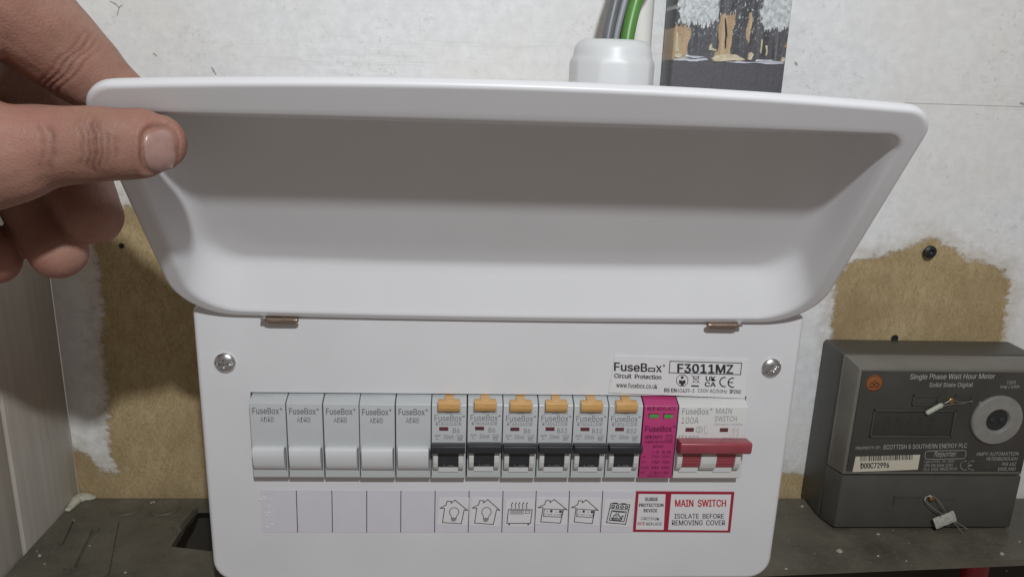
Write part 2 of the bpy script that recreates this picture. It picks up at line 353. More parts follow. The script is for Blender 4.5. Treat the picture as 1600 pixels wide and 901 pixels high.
# upper sheet of the wall stands 1.5 mm proud of the lower one
up = bmesh.new(); box(up, LX, .72, WY-.0005, WY+.004, SEAM-.0002, .50, bev=0); bm_obj('wall_board', up, 'wall_paint', wall)
boxo('lower_panel', 'under', wall, LX, .72, WY-.004, WY+.002, -.62, SZ-.006)  # added dark board: shade under the shelf painted as its colour
side = boxo('side_wall', 'plank', None, LX-.02, LX-.008, -.08, WY, -.62, .5, bev=0); side['kind'] = 'structure'
for (a, b, x) in ((.0505, WY-.0005, LX), (-.02, .0485, LX-.0012), (-.09, -.022, LX)):
    boxo('plank', 'plank', side, LX-.0085, x, a, b, -.62, .5, bev=.0004)

# shelf with a cut-out beside the unit
def shelf():
    sh = thing('shelf', (0, .07, SZ-.005), 'dusty dark olive-grey shelf under the meter, ragged cut-out at one end', 'shelf')
    fy = lambda x: .0295+(x-.173)*.055
    outer = [(LX+.0005, fy(LX)), (.60, fy(.60)), (.60, WY-.0045), (LX+.0005, WY-.0045)]
    hp = [P(a, b, 2, SZ)[:2] for a, b in ((309, 791), (300, 805), (290, 815), (283, 828), (274, 842), (267, 853), (300, 857), (345, 862))]
    hole = [tuple(p) for p in hp]+[(-.13, hp[-1][1]), (-.13, hp[0][1]-.001)]
    b = bmesh.new(); es = []
    for L in (outer, hole):
        vs_ = [b.verts.new((x, y, SZ)) for x, y in L]; es += [b.edges.new((vs_[i], vs_[(i+1) % len(vs_)])) for i in range(len(vs_))]
    bmesh.ops.triangle_fill(b, edges=es, use_beauty=True)
    r = bmesh.ops.extrude_face_region(b, geom=list(b.faces)); bmesh.ops.translate(b, verts=[g for g in r['geom'] if isinstance(g, bmesh.types.BMVert)], vec=(0, 0, -.0045))
    bm_obj('board', b, 'shelf', sh, 30)
    def disc(px, py, r, h):
        c = P(px, py, 2, SZ); b = bmesh.new()
        prof = [(r, -.001), (r, h*.5), (r*.96, h), (r*.85, h*.9), (r*.8, h*.55), (r*.3, h*.5)]
        return bm_obj('moulded_disc', loft([[(c[0]+q*math.cos(a), c[1]+q*math.sin(a), SZ+z) for a in np.linspace(0, 2*math.pi, 36, endpoint=False)] for q, z in prof]), 'shelf', sh, 40)
    disc(198, 793, .0098, .0008); disc(258, 793, .0098, .0008); disc(143, 793, .0098, .0004)
    # shallow moulded ribs
    for (a, b_, wd, h) in (((112, 815), (95, 850), .002, .0016), ((138, 828), (108, 889), .005, .0018), ((184, 815), (168, 899), .0012, .0012), ((138, 828), (152, 828), .0015, .0016), ((300, 800), (276, 828), .004, .003)):
        p, q = P(*a, 2, SZ), P(*b_, 2, SZ); d = (q-p)/np.linalg.norm(q-p); s = np.array((-d[1], d[0], 0))*wd/2
        bb = bmesh.new(); L = [[tuple(c+k*s*m_+np.array((0, 0, z))) for m_, z in ((1.5, -.0005), (1, h), (-1, h), (-1.5, -.0005))] for c, k in ((p-d*.001, .6), (p, 1), (q, 1), (q+d*.001, .6))]
        join(bb, loft(L)); bm_obj('moulded_rib', bb, 'shelf', sh, 40)
    rim = [P(309, 787, 2, SZ), P(296, 806, 2, SZ), P(280, 826, 2, SZ)]
    return sh
shelf()
# crumbs of paint and dust lying on the shelf
def debris():
    b = bmesh.new(); rnd = random.Random(3)
    big = [(1312, 861, .0022), (1372, 834, .0012), (1372, 868, .0008), (1253, 791, .0016), (1566, 865, .0020), (1593, 846, .001), (1416, 876, .0007), (1228, 888, .0010), (113, 813, .0014), (62, 868, .0013), (140, 852, .0006), (196, 894, .001), (58, 860, .0006), (70, 880, .0007), (162, 776, .0015), (150, 777, .001), (262, 786, .0013), (240, 784, .0011), (236, 785, .0009)]
    for i in range(30):
        big.append((rnd.choice([rnd.uniform(20, 330), rnd.uniform(1215, 1600)]), rnd.uniform(785, 892), rnd.uniform(.00015, .00042)))
    for px, py, r in big:
        c = P(px, py, 2, SZ)
        if c[0] < LX+.004 or c[1] > WY-.004 or c[1] < .02: continue
        if -.22 < c[0] < -.13 and .045 < c[1] < .105: continue
        n = 6; a0 = rnd.random()*6; ring = [(c[0]+r*rnd.uniform(.6, 1.2)*math.cos(a0+k*math.pi/3), c[1]+r*rnd.uniform(.4, .9)*math.sin(a0+k*math.pi/3)) for k in range(n)]
        lo = [b.verts.new((x, y, SZ)) for x, y in ring]; hi = [b.verts.new((c[0]+(x-c[0])*.7, c[1]+(y-c[1])*.7, SZ+r*rnd.uniform(.3, .7))) for x, y in ring]
        b.faces.new(hi)
        for k in range(n): b.faces.new((lo[k], lo[(k+1) % n], hi[(k+1) % n], hi[k]))
    o = bm_obj('crumbs', b, 'chip', None, 20); tag(o, 'pale paint flakes and crumbs scattered on the dark shelf', 'crumbs'); o['kind'] = 'stuff'
debris()
def filler():
    pts = [(104, 795), (112, 785), (122, 779), (134, 776), (146, 777)]; L = [P(a, b, 2, SZ+.001) for a, b in pts]
    for p in L: p[0] = max(p[0], LX+.0028); p[1] = min(p[1], WY-.003)
    b = frame_tube(L, [(.0015, .002), (.0025, .003), (.003, .0038), (.0025, .004), (.001, .002)], 10, (0, 0, 1), sub=4)
    for v in b.verts: v.co += Vector([random.uniform(-.0003, .0003) for _ in range(3)])
    tag(bm_obj('filler_bead', b, 'foam', None, 60), 'lumpy cream bead of filler in the shelf corner against the planks', 'filler')
filler()
# screws left in the chipboard
def wall_screw(px, py, r, proud, label):
    c = P(px, py, 1, WY-proud*.5); b = lathe_y([(r*.5, WY+.002), (r*.5, WY-proud*.5), (r, WY-proud*.6), (r*.97, WY-proud*.85), (r*.7, WY-proud), (r*.45, WY-proud*1.05), (r*.25, WY-proud*.8), (r*.05, WY-proud*.7)], c[0], c[2], 24)
    tag(bm_obj('wall_screw', b, 'iron', None, 50), label, 'screw', 'screws in the chipboard')
wall_screw(1452, 393, .0042, .005, 'dark round-headed screw at the top edge of the bare patch above the meter')
wall_screw(1398, 528, .0024, .0012, 'small dark screw just above the top of the meter')
wall_screw(190, 384, .0017, .0006, 'small sunken dark screw in bare chipboard beside the hand')
# red sleeve under the shelf
a = P(1519, 893, 1, .085); tag(bm_obj('red_cable', frame_tube([(a[0], .085, SZ-.0055), (a[0]+.002, .085, SZ-.06), (a[0]+.006, .09, SZ-.14), (a[0]+.012, .1, SZ-.25)], [.0085]*4, 16, (0, 1, 0)), 'redcable', None, 60), 'red sleeved cable hanging below the shelf edge', 'cable')

# ================================================================== CONSUMER UNIT
HW = .1522; ZB = -.1485
unit = thing('consumer_unit', (0, WY, ZB), 'white metal consumer unit with raised lid and a row of breakers', 'fuse box')
def rrect(hx, z0, z1, rb, rt, n=8):
    L = []
    for cx, cz, r, a0 in ((hx-rt, z1-rt, rt, 0), (-hx+rt, z1-rt, rt, 90), (-hx+rb, z0+rb, rb, 180), (hx-rb, z0+rb, rb, 270)):
        for a in np.linspace(a0, a0+90, n): L.append((cx+r*math.cos(math.radians(a)), cz+r*math.sin(math.radians(a))))
    return L
SLOT = (-.1268, .1268, -.0846, -.0384)
def cover():
    b = bmesh.new(); ZT = .006
    rings = []
    for ins, y in ((.0026, 0), (.0022, 0), (.0012, .0003), (.0004, .001), (0, .0022), (0, .020)):
        rings.append([b.verts.new((x, y, z)) for x, z in rrect(HW-ins, ZB+ins, ZT-ins, .0125-ins, .003-ins*.9)])
    n = len(rings[0])
    for A, B in zip(rings, rings[1:]):
        for i in range(n): b.faces.new((A[i], A[(i+1) % n], B[(i+1) % n], B[i]))
    x0, x1, z0, z1 = SLOT
    S = [b.verts.new((x, 0, z)) for x, z in ((x0, z0), (x1, z0), (x1, z1), (x0, z1))]; S2 = [b.verts.new((v.co.x, .0015, v.co.z)) for v in S]
    for i in range(4): b.faces.new((S[i], S[(i+1) % 4], S2[(i+1) % 4], S2[i]))
    es = [b.edges.get((rings[0][i], rings[0][(i+1) % n])) for i in range(n)]+[b.edges.get((S[i], S[(i+1) % 4])) for i in range(4)]
    bmesh.ops.triangle_fill(b, edges=es, use_beauty=True)
    return bm_obj('front_cover', b, 'white', unit, 40)
cover()
# body: the box behind the cover, stepped back above the hinge so the lid can swing up
bb = bmesh.new(); box(bb, -HW+.0006, HW-.0006, .0195, WY-.0002, .0055, .098, bev=.003, seg=3); box(bb, -HW+.0006, HW-.0006, .034, WY-.0002, ZB+.0006, .006, bev=0)
bm_obj('enclosure', bb, 'white', unit, 40)
boxo('interior_back', 'slot_dark', unit, -.13, .13, .030, .033, -.095, -.03, bev=0)

# ---- lid (local u across, v hinge->free edge, w back)
LO = Vector((0, -.0025, .0025)); LV = Vector((0, -.590, .8074)); LW = Vector((0, .8074, .590))
def lidpt(u, v, w_): return LO+Vector((u, 0, 0))+LV*v+LW*w_
def lid_loop(hx, v0, v1, w_, rh, rf, bow=.0065, nc=10, ne=14):
    L = []; hx *= 1.011
    C = ((hx-rf, v1-rf, rf, 0), (-hx+rf, v1-rf, rf, 90), (-hx+rh, v0+rh, rh, 180), (hx-rh, v0+rh, rh, 270))
    for k, (cx, cv, r, a0) in enumerate(C):
        arc = [(cx+r*math.cos(math.radians(a)), cv+r*math.sin(math.radians(a))) for a in np.linspace(a0, a0+90, nc)]
        L += arc; nx = C[(k+1) % 4]; e = (nx[0]+nx[2]*math.cos(math.radians(nx[3])), nx[1]+nx[2]*math.sin(math.radians(nx[3]))); s = arc[-1]
        for t in np.linspace(0, 1, ne+2)[1:-1]: L.append((s[0]+(e[0]-s[0])*t, s[1]+(e[1]-s[1])*t))
    out = []
    for x, v in L:
        t = max(0, (v-v0)/(v1-v0)); out.append(tuple(lidpt(x-.0008, v+bow*(1-(x/.154)**2)*t*t-.0025*(1-(x/.154)**2)*(1-t), w_)))
    return out
prof = [(.120, .036, .104, .0208, .012, .012), (.1385, .0215, .1205, .0203, .018, .014), (.1420, .0180, .1235, .0180, .020, .014), (.1460, .0105, .1265, .0105, .022, .013), (.1500, .0055, .1305, .0065, .024, .013), (.1530, .0010, .1330, .0048, .026, .0125),
        (.1540, .0, .1337, .0036, .026, .012), (.1541, .0, .1338, .0018, .026, .012), (.1539, .0002, .1336, .0009, .026, .0119), (.1534, .0007, .1331, .0003, .0256, .0116), (.1526, .0014, .1323, 0, .025, .0112), (.1520, .0018, .1317, 0, .0246, .0110), (.1482, .0036, .1245, 0, .0225, .009),
        (.1474, .0040, .1232, .0000, .022, .0085), (.1462, .0046, .1220, .0003, .022, .0080), (.1453, .0054, .1212, .0012, .0215, .0076), (.1443, .0080, .1205, .0040, .021, .0075), (.1423, .0144, .1198, .0100, .020, .0078), (.1408, .0184, .1190, .0138, .019, .0085), (.1390, .0212, .1178, .0163, .018, .009), (.1362, .0233, .1158, .0176, .0165, .0095), (.1330, .0258, .1120, .0181, .0145, .010), (.118, .036, .100, .0182, .011, .010)]
lid = bm_obj('lid', loft([lid_loop(*p, bow=.0055*min(1, max(0, (p[2]-.1215)/.006))) for p in prof]), 'lid', unit, 60)
for px, py, s in ((441, 500, -1), (1128, 508, 1)):
    c = P(px, py, 1, -.0035); b = bmesh.new(); box(b, c[0]-.0068, c[0]+.0068, -.0048, .0005, c[2]-.0016, c[2]+.0012, bev=.0005); join(b, frame_tube([(c[0]-.0070, -.0048, c[2]+.0004), (c[0]+.0070, -.0048, c[2]+.0004)], [.0012]*2, 12))
    h = bm_obj('hinge', b, 'bronze', unit)
    xx = c[0]+s*.0088; b = bmesh.new(); box(b, xx-.0012, xx+.0012, -.0052, -.0005, c[2]-.0002, c[2]+.0016, bev=.0004); bm_obj('hinge_pin', b, 'chrome', h)

# ---- cover screws
def cover_screw(px, py, rot):
    c = P(px, py, 1, -.001); R = .0052; b = bmesh.new(); nr, na = 22, 72; rows = []
    for i in range(nr):
        r = R*(i+.25)/(nr-1+.25); row = []
        for k in range(na):
            a = 2*math.pi*k/na; h = .0026*math.sqrt(max(0, 1-(r/R)**2*.93)); x, z = r*math.cos(a-rot), r*math.sin(a-rot)
            d = max(min((.00055-abs(x))/.0002, 1), 0) if abs(z) < .0022 else 0; d2 = max(min((.00055-abs(z))/.0002, 1), 0) if abs(x) < .0050 else 0
            y = -h+.0013*max(d, d2); row.append(b.verts.new((c[0]+r*math.cos(a), y, c[2]+r*math.sin(a))))
        rows.append(row)
    b.faces.new(rows[0][::-1])
    for A, B in zip(rows, rows[1:]):
        for k in range(na): b.faces.new((A[k], A[(k+1) % na], B[(k+1) % na], B[k]))
    rim = [b.verts.new((v.co.x, .0005, v.co.z)) for v in rows[-1]]
    for k in range(na): b.faces.new((rows[-1][k], rows[-1][(k+1) % na], rim[(k+1) % na], rim[k]))
    o = bm_obj('cover_screw', b, 'chrome', unit, 50)
cover_screw(351, 567, .05); cover_screw(1206, 575, .6)

# ---- modules (18 mm pitch); local x from 0 to 17.7 mm
YF = -.006
zr = lambda row: -.04124-(row-630)*.0003556     # image row -> height on the module faces
MW = .0177
def module_prof():   # (y,z) outline of the nose, from behind the cover
    return [(.029, -.0388), (.0035, -.0388), (.0020, -.0390), (-.0050, -.0413), (-.0056, -.0417), (YF, -.0424), (YF, -.0822), (-.0057, -.0826), (.0, -.0829), (.029, -.0829)]
def new_module(name, wd, m, idx):
    b = extrude_x(module_prof(), .00012, wd-.00012); bmesh.ops.bevel(b, geom=[e for e in b.edges if abs(e.verts[0].co.x-e.verts[1].co.x) < 1e-7], offset=.00018, segments=1, affect='EDGES')
    o = bm_obj(name, b, m, unit, 30); o.location = (-.126+.018*idx, 0, 0); return o
def txt(bm, s, xc, wd, row, hrow, bold=0, y=YF-.00008, left=False):
    z0 = zr(row+hrow/2); h = hrow*.0003556; x0 = xc if left else xc-wd/2; text(bm, s, (x0, y, z0), (wd, 0, 0), (0, 0, h), bold)
def copy_tree(o, dx, parent=None):
    c = o.copy(); col.objects.link(c)
    if parent is not None: c.parent = parent
    else: c.location.x += dx
    for ch in [k for k in bpy.data.objects if k.parent == o]: copy_tree(ch, 0, c)
    return c
# blanks
blank = new_module('blank_module', MW, 'module', 0)
def cap_bm(x0, x1):
    return extrude_x([(YF+.001, zr(697)), (YF-.0012, zr(696)), (YF-.0030, zr(696.5)), (YF-.0037, zr(699)), (YF-.0037, zr(710)), (YF-.0031, zr(721)), (YF-.0020, zr(728)), (YF-.0008, zr(732)), (YF+.001, zr(733))], x0, x1)
bm_obj('cap', cap_bm(.0012, .0166), 'cap', blank, 50)
boxo('cap_joint', 'slot_dark', blank, .0167, .0171, YF-.0001, YF+.001, zr(735), zr(699), bev=0)
b = bmesh.new(); txt(b, 'FuseBox', .0080, .0130, 643, 9.5, .012); txt(b, '*', .0155, .0012, 640, 4, .01); txt(b, 'ADRB', .0084, .0066, 656, 8, 0); print_obj('lettering', b, 'ink_grey', blank)
for i in range(1, 5): copy_tree(blank, .018*i)
# RCBOs
def cheek(x0, x1): return extrude_x([(YF+.001, zr(700)), (YF-.0012, zr(700)), (YF-.0034, zr(701)), (YF-.0042, zr(706)), (YF-.0041, zr(716)), (YF-.0032, zr(724)), (YF-.0016, zr(730)), (YF+.001, zr(733))], x0, x1, bev=.00015)
def body_prof(): 
    L = [(YF+.001, zr(699)), (YF-.0046, zr(699))]
    for k, r in enumerate(np.linspace(700, 719, 13)): L.append((YF-.0040+.0016*(r-701)/22-(.00022 if k % 3 else 0), zr(r)))
    return L+[(YF-.0026, zr(720)), (YF-.0020, zr(725)), (YF+.001, zr(725.5))]
def toggle_bar(x0, x1, m, parent):
    return bm_obj('toggle_bar', extrude_x([(YF+.0005, zr(690)), (YF-.0066, zr(684.5)), (YF-.0076, zr(685.5)), (YF-.0078, zr(688)), (YF-.0074, zr(696)), (YF-.0064, zr(698)), (YF-.003, zr(699.5)), (YF+.0005, zr(701))], x0, x1, bev=.00022), m, parent, 40)
def make_rcbo(code, amp, idx):
    o = new_module('circuit_breaker', MW, 'module', idx)
    toggle_bar(.0004, .0172, 'black', o)
    t = bm_obj('toggle', extrude_x(body_prof(), .0036, .0138), 'black', o, 30)
    bm_obj('cheek', cheek(.0011, .0035), 'module_w', o, 40); bm_obj('cheek', cheek(.0139, .0163), 'module_w', o, 40)
    bm_obj('position_flag', extrude_x([(YF+.0005, zr(724.6)), (YF-.0016, zr(725.3)), (YF-.0007, zr(735)), (YF+.0005, zr(735.5))], .0037, .0137), 'window', o)
    # T-shaped test button on the shoulder
    b = bmesh.new(); extrude_x([(.002, -.0391), (-.0018, -.0388), (-.0066, zr(624)), (-.0070, zr(627)), (-.0055, zr(628)), (.0, zr(624))], .0066, .0110, b, bev=.0001)
    extrude_x([(-.0040, zr(624.5)), (-.0074, zr(625)), (-.0082, zr(627)), (-.0084, zr(634)), (-.0078, zr(639)), (-.0066, zr(641)), (YF+.0005, zr(641.5))], .0033, .0142, b, bev=.0001)
    bm_obj('test_button', b, 'yellow', o, 40)
    bb = bmesh.new(); L = [(.0028, zr(644.5)), (.0148, zr(644.5)), (.0148, zr(634)), (.0028, zr(634))]
    for q, r in zip(L, L[1:]+L[:1]):
        pass
    box(bb, .0027, .0149, YF-.0003, YF+.0005, zr(645), zr(644), bev=.0001); box(bb, .0027, .0031, YF-.0003, YF+.0005, zr(645), zr(628), bev=.0001); box(bb, .0145, .0149, YF-.0003, YF+.0005, zr(645), zr(628), bev=.0001)
    bm_obj('button_surround', bb, 'module', o)
    boxo('indicator_window', 'red_flag', o, .0039, .0085, YF-.0002, YF+.0005, zr(670.8), zr(665.3), bev=.0001)
    b = bmesh.new(); txt(b, 'FuseBox', .0084, .0138, 651.5, 9, .004); txt(b, '*', .0162, .0012, 648.5, 3.6, .01); txt(b, code, .0086, .0128, 660, 6, 0); txt(b, amp, .0125, .0022*len(amp)/1.3, 670.5, 7.5, 0); txt(b, '30mA', .0087, .0050, 680.5, 6.6, 0)
    for r in (677.8, 679.6): ribbon(b, [(.0016, zr(r)), (.0046, zr(r))], .00022, YF-.00008)
    ribbon(b, [(.0026, zr(681)), (.0026, zr(684)), (.0038, zr(684))], .0002, YF-.00008)
    ribbon(b, [(.0125, zr(678)), (.0158, zr(678)), (.0158, zr(681)), (.0130, zr(681))], .0002, YF-.00008); ribbon(b, [(.0135, zr(682)), (.0152, zr(682)), (.0152, zr(686)), (.0135, zr(686))], .00022, YF-.00008, True); ribbon(b, [(.0135, zr(684)), (.0152, zr(684))], .00018, YF-.00008)
    txt(b, 'TEST', .0088, .0046, 643, 2.6, 0, YF-.0004)
    print_obj('lettering', b, 'ink_grey', o)
    b = bmesh.new(); text(b, 'I-ON', (.0062, YF-.0024, zr(724.4)), (.0054, 0, 0), (0, -.0003, .0013), 0); print_obj('toggle_lettering', b, 'ink_lgrey', o)
    return o
r6 = make_rcbo('RTA060630B', 'B6', 5); copy_tree(r6, .018); copy_tree(r6, .036)
r32 = make_rcbo('RTA063230B', 'B32', 8); copy_tree(r32, .018); copy_tree(r32, .036)
# surge protector
spd = new_module('surge_protector', MW, 'magenta', 11); spd['label'] = 'magenta surge protection module with two green windows'
for x in (.0026, .0102): boxo('status_flag', 'green_flag', spd, x, x+.0050, YF-.0002, YF+.0005, zr(650), zr(643), bev=.0001)
bb = bmesh.new()
for x in (.0026, .0102): ribbon(bb, [(x, zr(643.4)), (x+.005, zr(643.4))], .0005, YF-.00025); ribbon(bb, [(x+.0002, zr(643)), (x+.0002, zr(650))], .0004, YF-.00025)
txt(bb, 'RED REPLACE', .0090, .0146, 635, 6, .01); txt(bb, 'FuseBox', .0084, .0138, 667, 9, .022); txt(bb, '*', .0163, .0014, 663, 4, .01); txt(bb, 'SPD1MT2', .0062, .0092, 680, 5.5, .02); txt(bb, 'T2', .0141, .0026, 680.5, 6.5, 0); ribbon(bb, [(.0125, zr(684.6)), (.0157, zr(684.6)), (.0157, zr(676.4)), (.0125, zr(676.4))], .00018, YF-.00008, True)
txt(bb, 'SURGE PROTECTION', .0088, .0142, 687.5, 3.6, .02); txt(bb, 'DEVICE', .0090, .0054, 694.8, 3.6, .02)
txt(bb, 'L-N', .0079, .0031, 704, 4.6, .012); txt(bb, 'N-PE', .0137, .0044, 704, 4.6, .012)
for r, a, c, d in ((711, 'Uc', '275V~', '255V~'), (719.5, 'In', '20kA', '20kA'), (728.5, 'Imax', '40kA', '40kA'), (737, 'Up', '1.5kV', '1.5kV')):
    txt(bb, a, .0008, .0011*len(a), r, 3.6, .01, left=True); txt(bb, c, .0083, .0010*len(c), r, 4.4, .012); txt(bb, d, .0137, .0010*len(d), r, 4.4, .012)
txt(bb, 'IEC61643-11', .0092, .0092, 742.2, 2.8, .012); print_obj('lettering', bb, 'ink_purple', spd)
# main switch: two modules wide
ms = new_module('main_switch', .0362, 'module_w', 12); ms['label'] = 'off-white double-width main switch with long red bar'
bm_obj('toggle_bar', extrude_x([(YF+.0005, zr(681)), (YF-.0078, zr(677)), (YF-.0088, zr(678.5)), (YF-.0090, zr(682)), (YF-.0086, zr(693)), (YF-.0074, zr(696)), (YF-.003, zr(699)), (YF+.0005, zr(700))], .0002, .0372, bev=.0006), 'red', ms, 40)
for x in (.0032, .0212):
    bm_obj('toggle', extrude_x(body_prof(), x, x+.0096), 'red', ms, 30)
    bm_obj('position_flag', extrude_x([(YF+.0005, zr(724.6)), (YF-.0016, zr(725.3)), (YF-.0007, zr(735)), (YF+.0005, zr(735.5))], x-.0004, x+.0094), 'window', ms)
    boxo('indicator_window', 'red_flag', ms, x+.0012, x+.0056, YF-.0002, YF+.0005, zr(670.8), zr(664.8), bev=.0001)
for x0, x1 in ((.0004, .0031), (.0129, .0211), (.0309, .0338)): bm_obj('cheek', cheek(x0, x1), 'module_w', ms, 40)
bb = bmesh.new(); txt(bb, 'FuseBox', .0018, .0138, 639, 9.5, .004, left=True); txt(bb, '*', .0168, .0012, 635.5, 3.6, .01); txt(bb, '100A', .0018, .0090, 653, 10, 0, left=True); txt(bb, 'IT1002', .0010, .0108, 681.5, 9.5, 0, left=True)
txt(bb, 'MAIN', .0193, .0084, 638, 8.5, 0, left=True); txt(bb, 'SWITCH', .0191, .0116, 650, 8.5, 0, left=True); txt(bb, '230V/400V~ AC50Hz', .0190, .0150, 659.2, 3.6, 0, left=True)
ribbon(bb, circ(.0116, zr(667.5), .0017, 20), .00024, YF-.00008, True); txt(bb, 'S', .0116, .0013, 667.5, 5.6, 0); ribbon(bb, [(.0144, zr(661)), (.0144, zr(675))], .0002, YF-.00008); txt(bb, '1', .0155, .0004, 662.5, 3.4); txt(bb, '0', .0156, .0008, 673.8, 3.4)
for x in (.0298, .0322): ribbon(bb, [(x, zr(664)), (x, zr(667)), (x-.0012, zr(669.5))], .0002, YF-.00008); ribbon(bb, [(x, zr(671)), (x, zr(676))], .0002, YF-.00008); txt(bb, '1', x-.0006, .0003, 676.5, 2.6)
ribbon(bb, [(.0292, zr(668.6)), (.0318, zr(668.6))], .00016, YF-.00008); txt(bb, 'IEC60947-3', .0284, .0080, 681.5, 3.2, 0)
print_obj('lettering', bb, 'ink_lgrey', ms)

rj = random.Random(21)
for o in [k for k in bpy.data.objects if k.name.split('.')[0] in ('blank_module', 'circuit_breaker', 'surge_protector', 'main_switch')]:
    o.location += Vector((rj.uniform(-.00009, .00009), rj.uniform(-.00022, .00022), rj.uniform(-.00015, .00015)))
# ---- stickers on the cover
def sticker(name, corners, m, y, parent=unit, th=.00012):
    b = bmesh.new(); Q = [P(a, c, 1, y) for a, c in corners]; f = [b.verts.new((p[0], y, p[2])) for p in Q]; k = [b.verts.new((p[0], y+th, p[2])) for p in Q]; n = len(Q)
    b.faces.new(f)
    for i in range(n): b.faces.new((f[i], f[(i+1) % n], k[(i+1) % n], k[i]))
    return bm_obj(name, b, m, parent, None)
YS = -.0006
rl = sticker('rating_label', [(961, 556), (1169, 562), (1164, 622), (951, 613)], 'paper_w', YS, th=.0005); rl['label'] = 'white rating label with black print F3011MZ'
yp = YS-.00008; b = bmesh.new(); sl = .033
text_px(b, 'FuseB', 960, 1011, 566, 579, yp, sl, .022); text_px(b, 'x', 1025, 1034, 571, 581, yp, sl, .018); text_px(b, '*', 1036, 1039, 569, 573, yp, 0, .02)
o0 = P(1013, 574, 1, yp); o1 = P(1024, 581, 1, yp); ribbon(b, [(o0[0]+.0003, o0[2]-.0003), (o1[0]-.0005, o0[2]-.0004), (o1[0]-.0005, o1[2]+.0004), (o0[0]+.0003, o1[2]+.0005)], .00062, yp, True)
text_px(b, 'Circuit  Protection', 960, 1033, 583, 590, yp, sl, .022); text_px(b, 'www.fusebox.co.uk', 963, 1027, 597, 605, yp, sl, .008)
text_px(b, 'F3011MZ', 1059, 1145, 568, 581.5, yp, .02, .03); text_px(b, 'BS EN', 1038, 1057, 606, 612, yp, .03, .022); text_px(b, '61439-3', 1059, 1085, 606.5, 612.5, yp, .03, .006); text_px(b, '230V', 1090, 1107, 607, 612.5, yp, .03, .004); text_px(b, 'AC/50Hz', 1109, 1136, 607.5, 614, yp, .03, .004); text_px(b, 'IP2XC', 1140, 1158, 608.5, 614, yp, .03, .022)
pp = lambda a, c: tuple(P(a, c, 1, yp)[[0, 2]])
ribbon(b, [pp(1047, 564), pp(1159, 567), pp(1157, 585), pp(1045.5, 582)], .00042, yp, True)
text_px(b, 'UK', 1103, 1118, 587.5, 594.5, yp, .02, .03); text_px(b, 'CA', 1101.5, 1118, 596.5, 603.5, yp, .02, .03)
def arc_px(cx, cy, r, a0, a1, wd): ribbon(b, [pp(cx+r*math.cos(math.radians(a)), cy-r*math.sin(math.radians(a))) for a in np.linspace(a0, a1, 14)], wd, yp)
arc_px(1132, 596.5, 7.2, 80, 280, .0006); arc_px(1145, 597.5, 7.2, 80, 280, .0006); ribbon(b, [pp(1139, 597), pp(1145, 597.2)], .0006, yp)
arc = [pp(1066+9.5*math.cos(math.radians(22.5+45*k)), 594-9.5*math.sin(math.radians(22.5+45*k))) for k in range(8)]; ribbon(b, arc, .0003, yp, True)
poly(b, circ(*pp(1066, 589.3), .0008, 12), yp); poly(b, [pp(1061, 593), pp(1066, 594.5), pp(1071, 593), pp(1071, 599), pp(1068.5, 599), pp(1068.5, 602), pp(1063.5, 602), pp(1063.5, 599), pp(1061, 599)], yp)
for L in ([(1080, 585.5), (1093, 598)], [(1094, 586), (1081, 598)], [(1083, 587.5), (1092, 587.5), (1090.5, 597), (1084.5, 597), (1083, 587.5)], [(1083, 590), (1092, 590)]): ribbon(b, [pp(*q) for q in L], .00022, yp)
poly(b, [pp(1080, 601.3), pp(1092, 601.8), pp(1092, 604), pp(1080, 603.6)], yp)
print_obj('lettering', b, 'ink_black', rl)

strip = sticker('label_strip', [(406, 765), (990, 767), (989, 831), (410, 831)], 'paper', -.00025, th=.0002); strip['label'] = 'lilac-white circuit label strip with black dividers'
yp = -.00033; b = bmesh.new()
DV = [(463, 465), (518.5, 519.5), (573, 573), (626.5, 626), (680, 679), (733, 731.5), (786, 784), (838, 835), (890, 887), (942, 938)]
for xt, xb in DV:
    d = bmesh.new(); ribbon(d, [tuple(P(xt, 766.5, 1, yp)[[0, 2]]), tuple(P(xb, 830.5, 1, yp)[[0, 2]])], .00042, yp); print_obj('divider', d, 'ink_black', strip)
b.free()
# strip end: air bubbles of badly stuck film
b = bmesh.new(); rnd = random.Random(5)
for k in range(15):
    px, py = 408+rnd.random()**1.6*20, rnd.choice([rnd.uniform(768, 782), rnd.uniform(790, 812), rnd.uniform(818, 823)]); c = P(px, py, 1, -.00025); r = rnd.uniform(.0003, .0011); rz = r*rnd.uniform(.6, 1.5)
    L = [[(c[0]+r*f*math.cos(a), -.00026-h, c[2]+rz*f*math.sin(a)) for a in np.linspace(0, 2*math.pi, 12, endpoint=False)] for f, h in ((1, 0), (.8, .00005), (.5, .00009), (.15, .0001))]
    join(b, loft(L))
bm_obj('film_bubbles', b, 'strip_end', strip, 60)

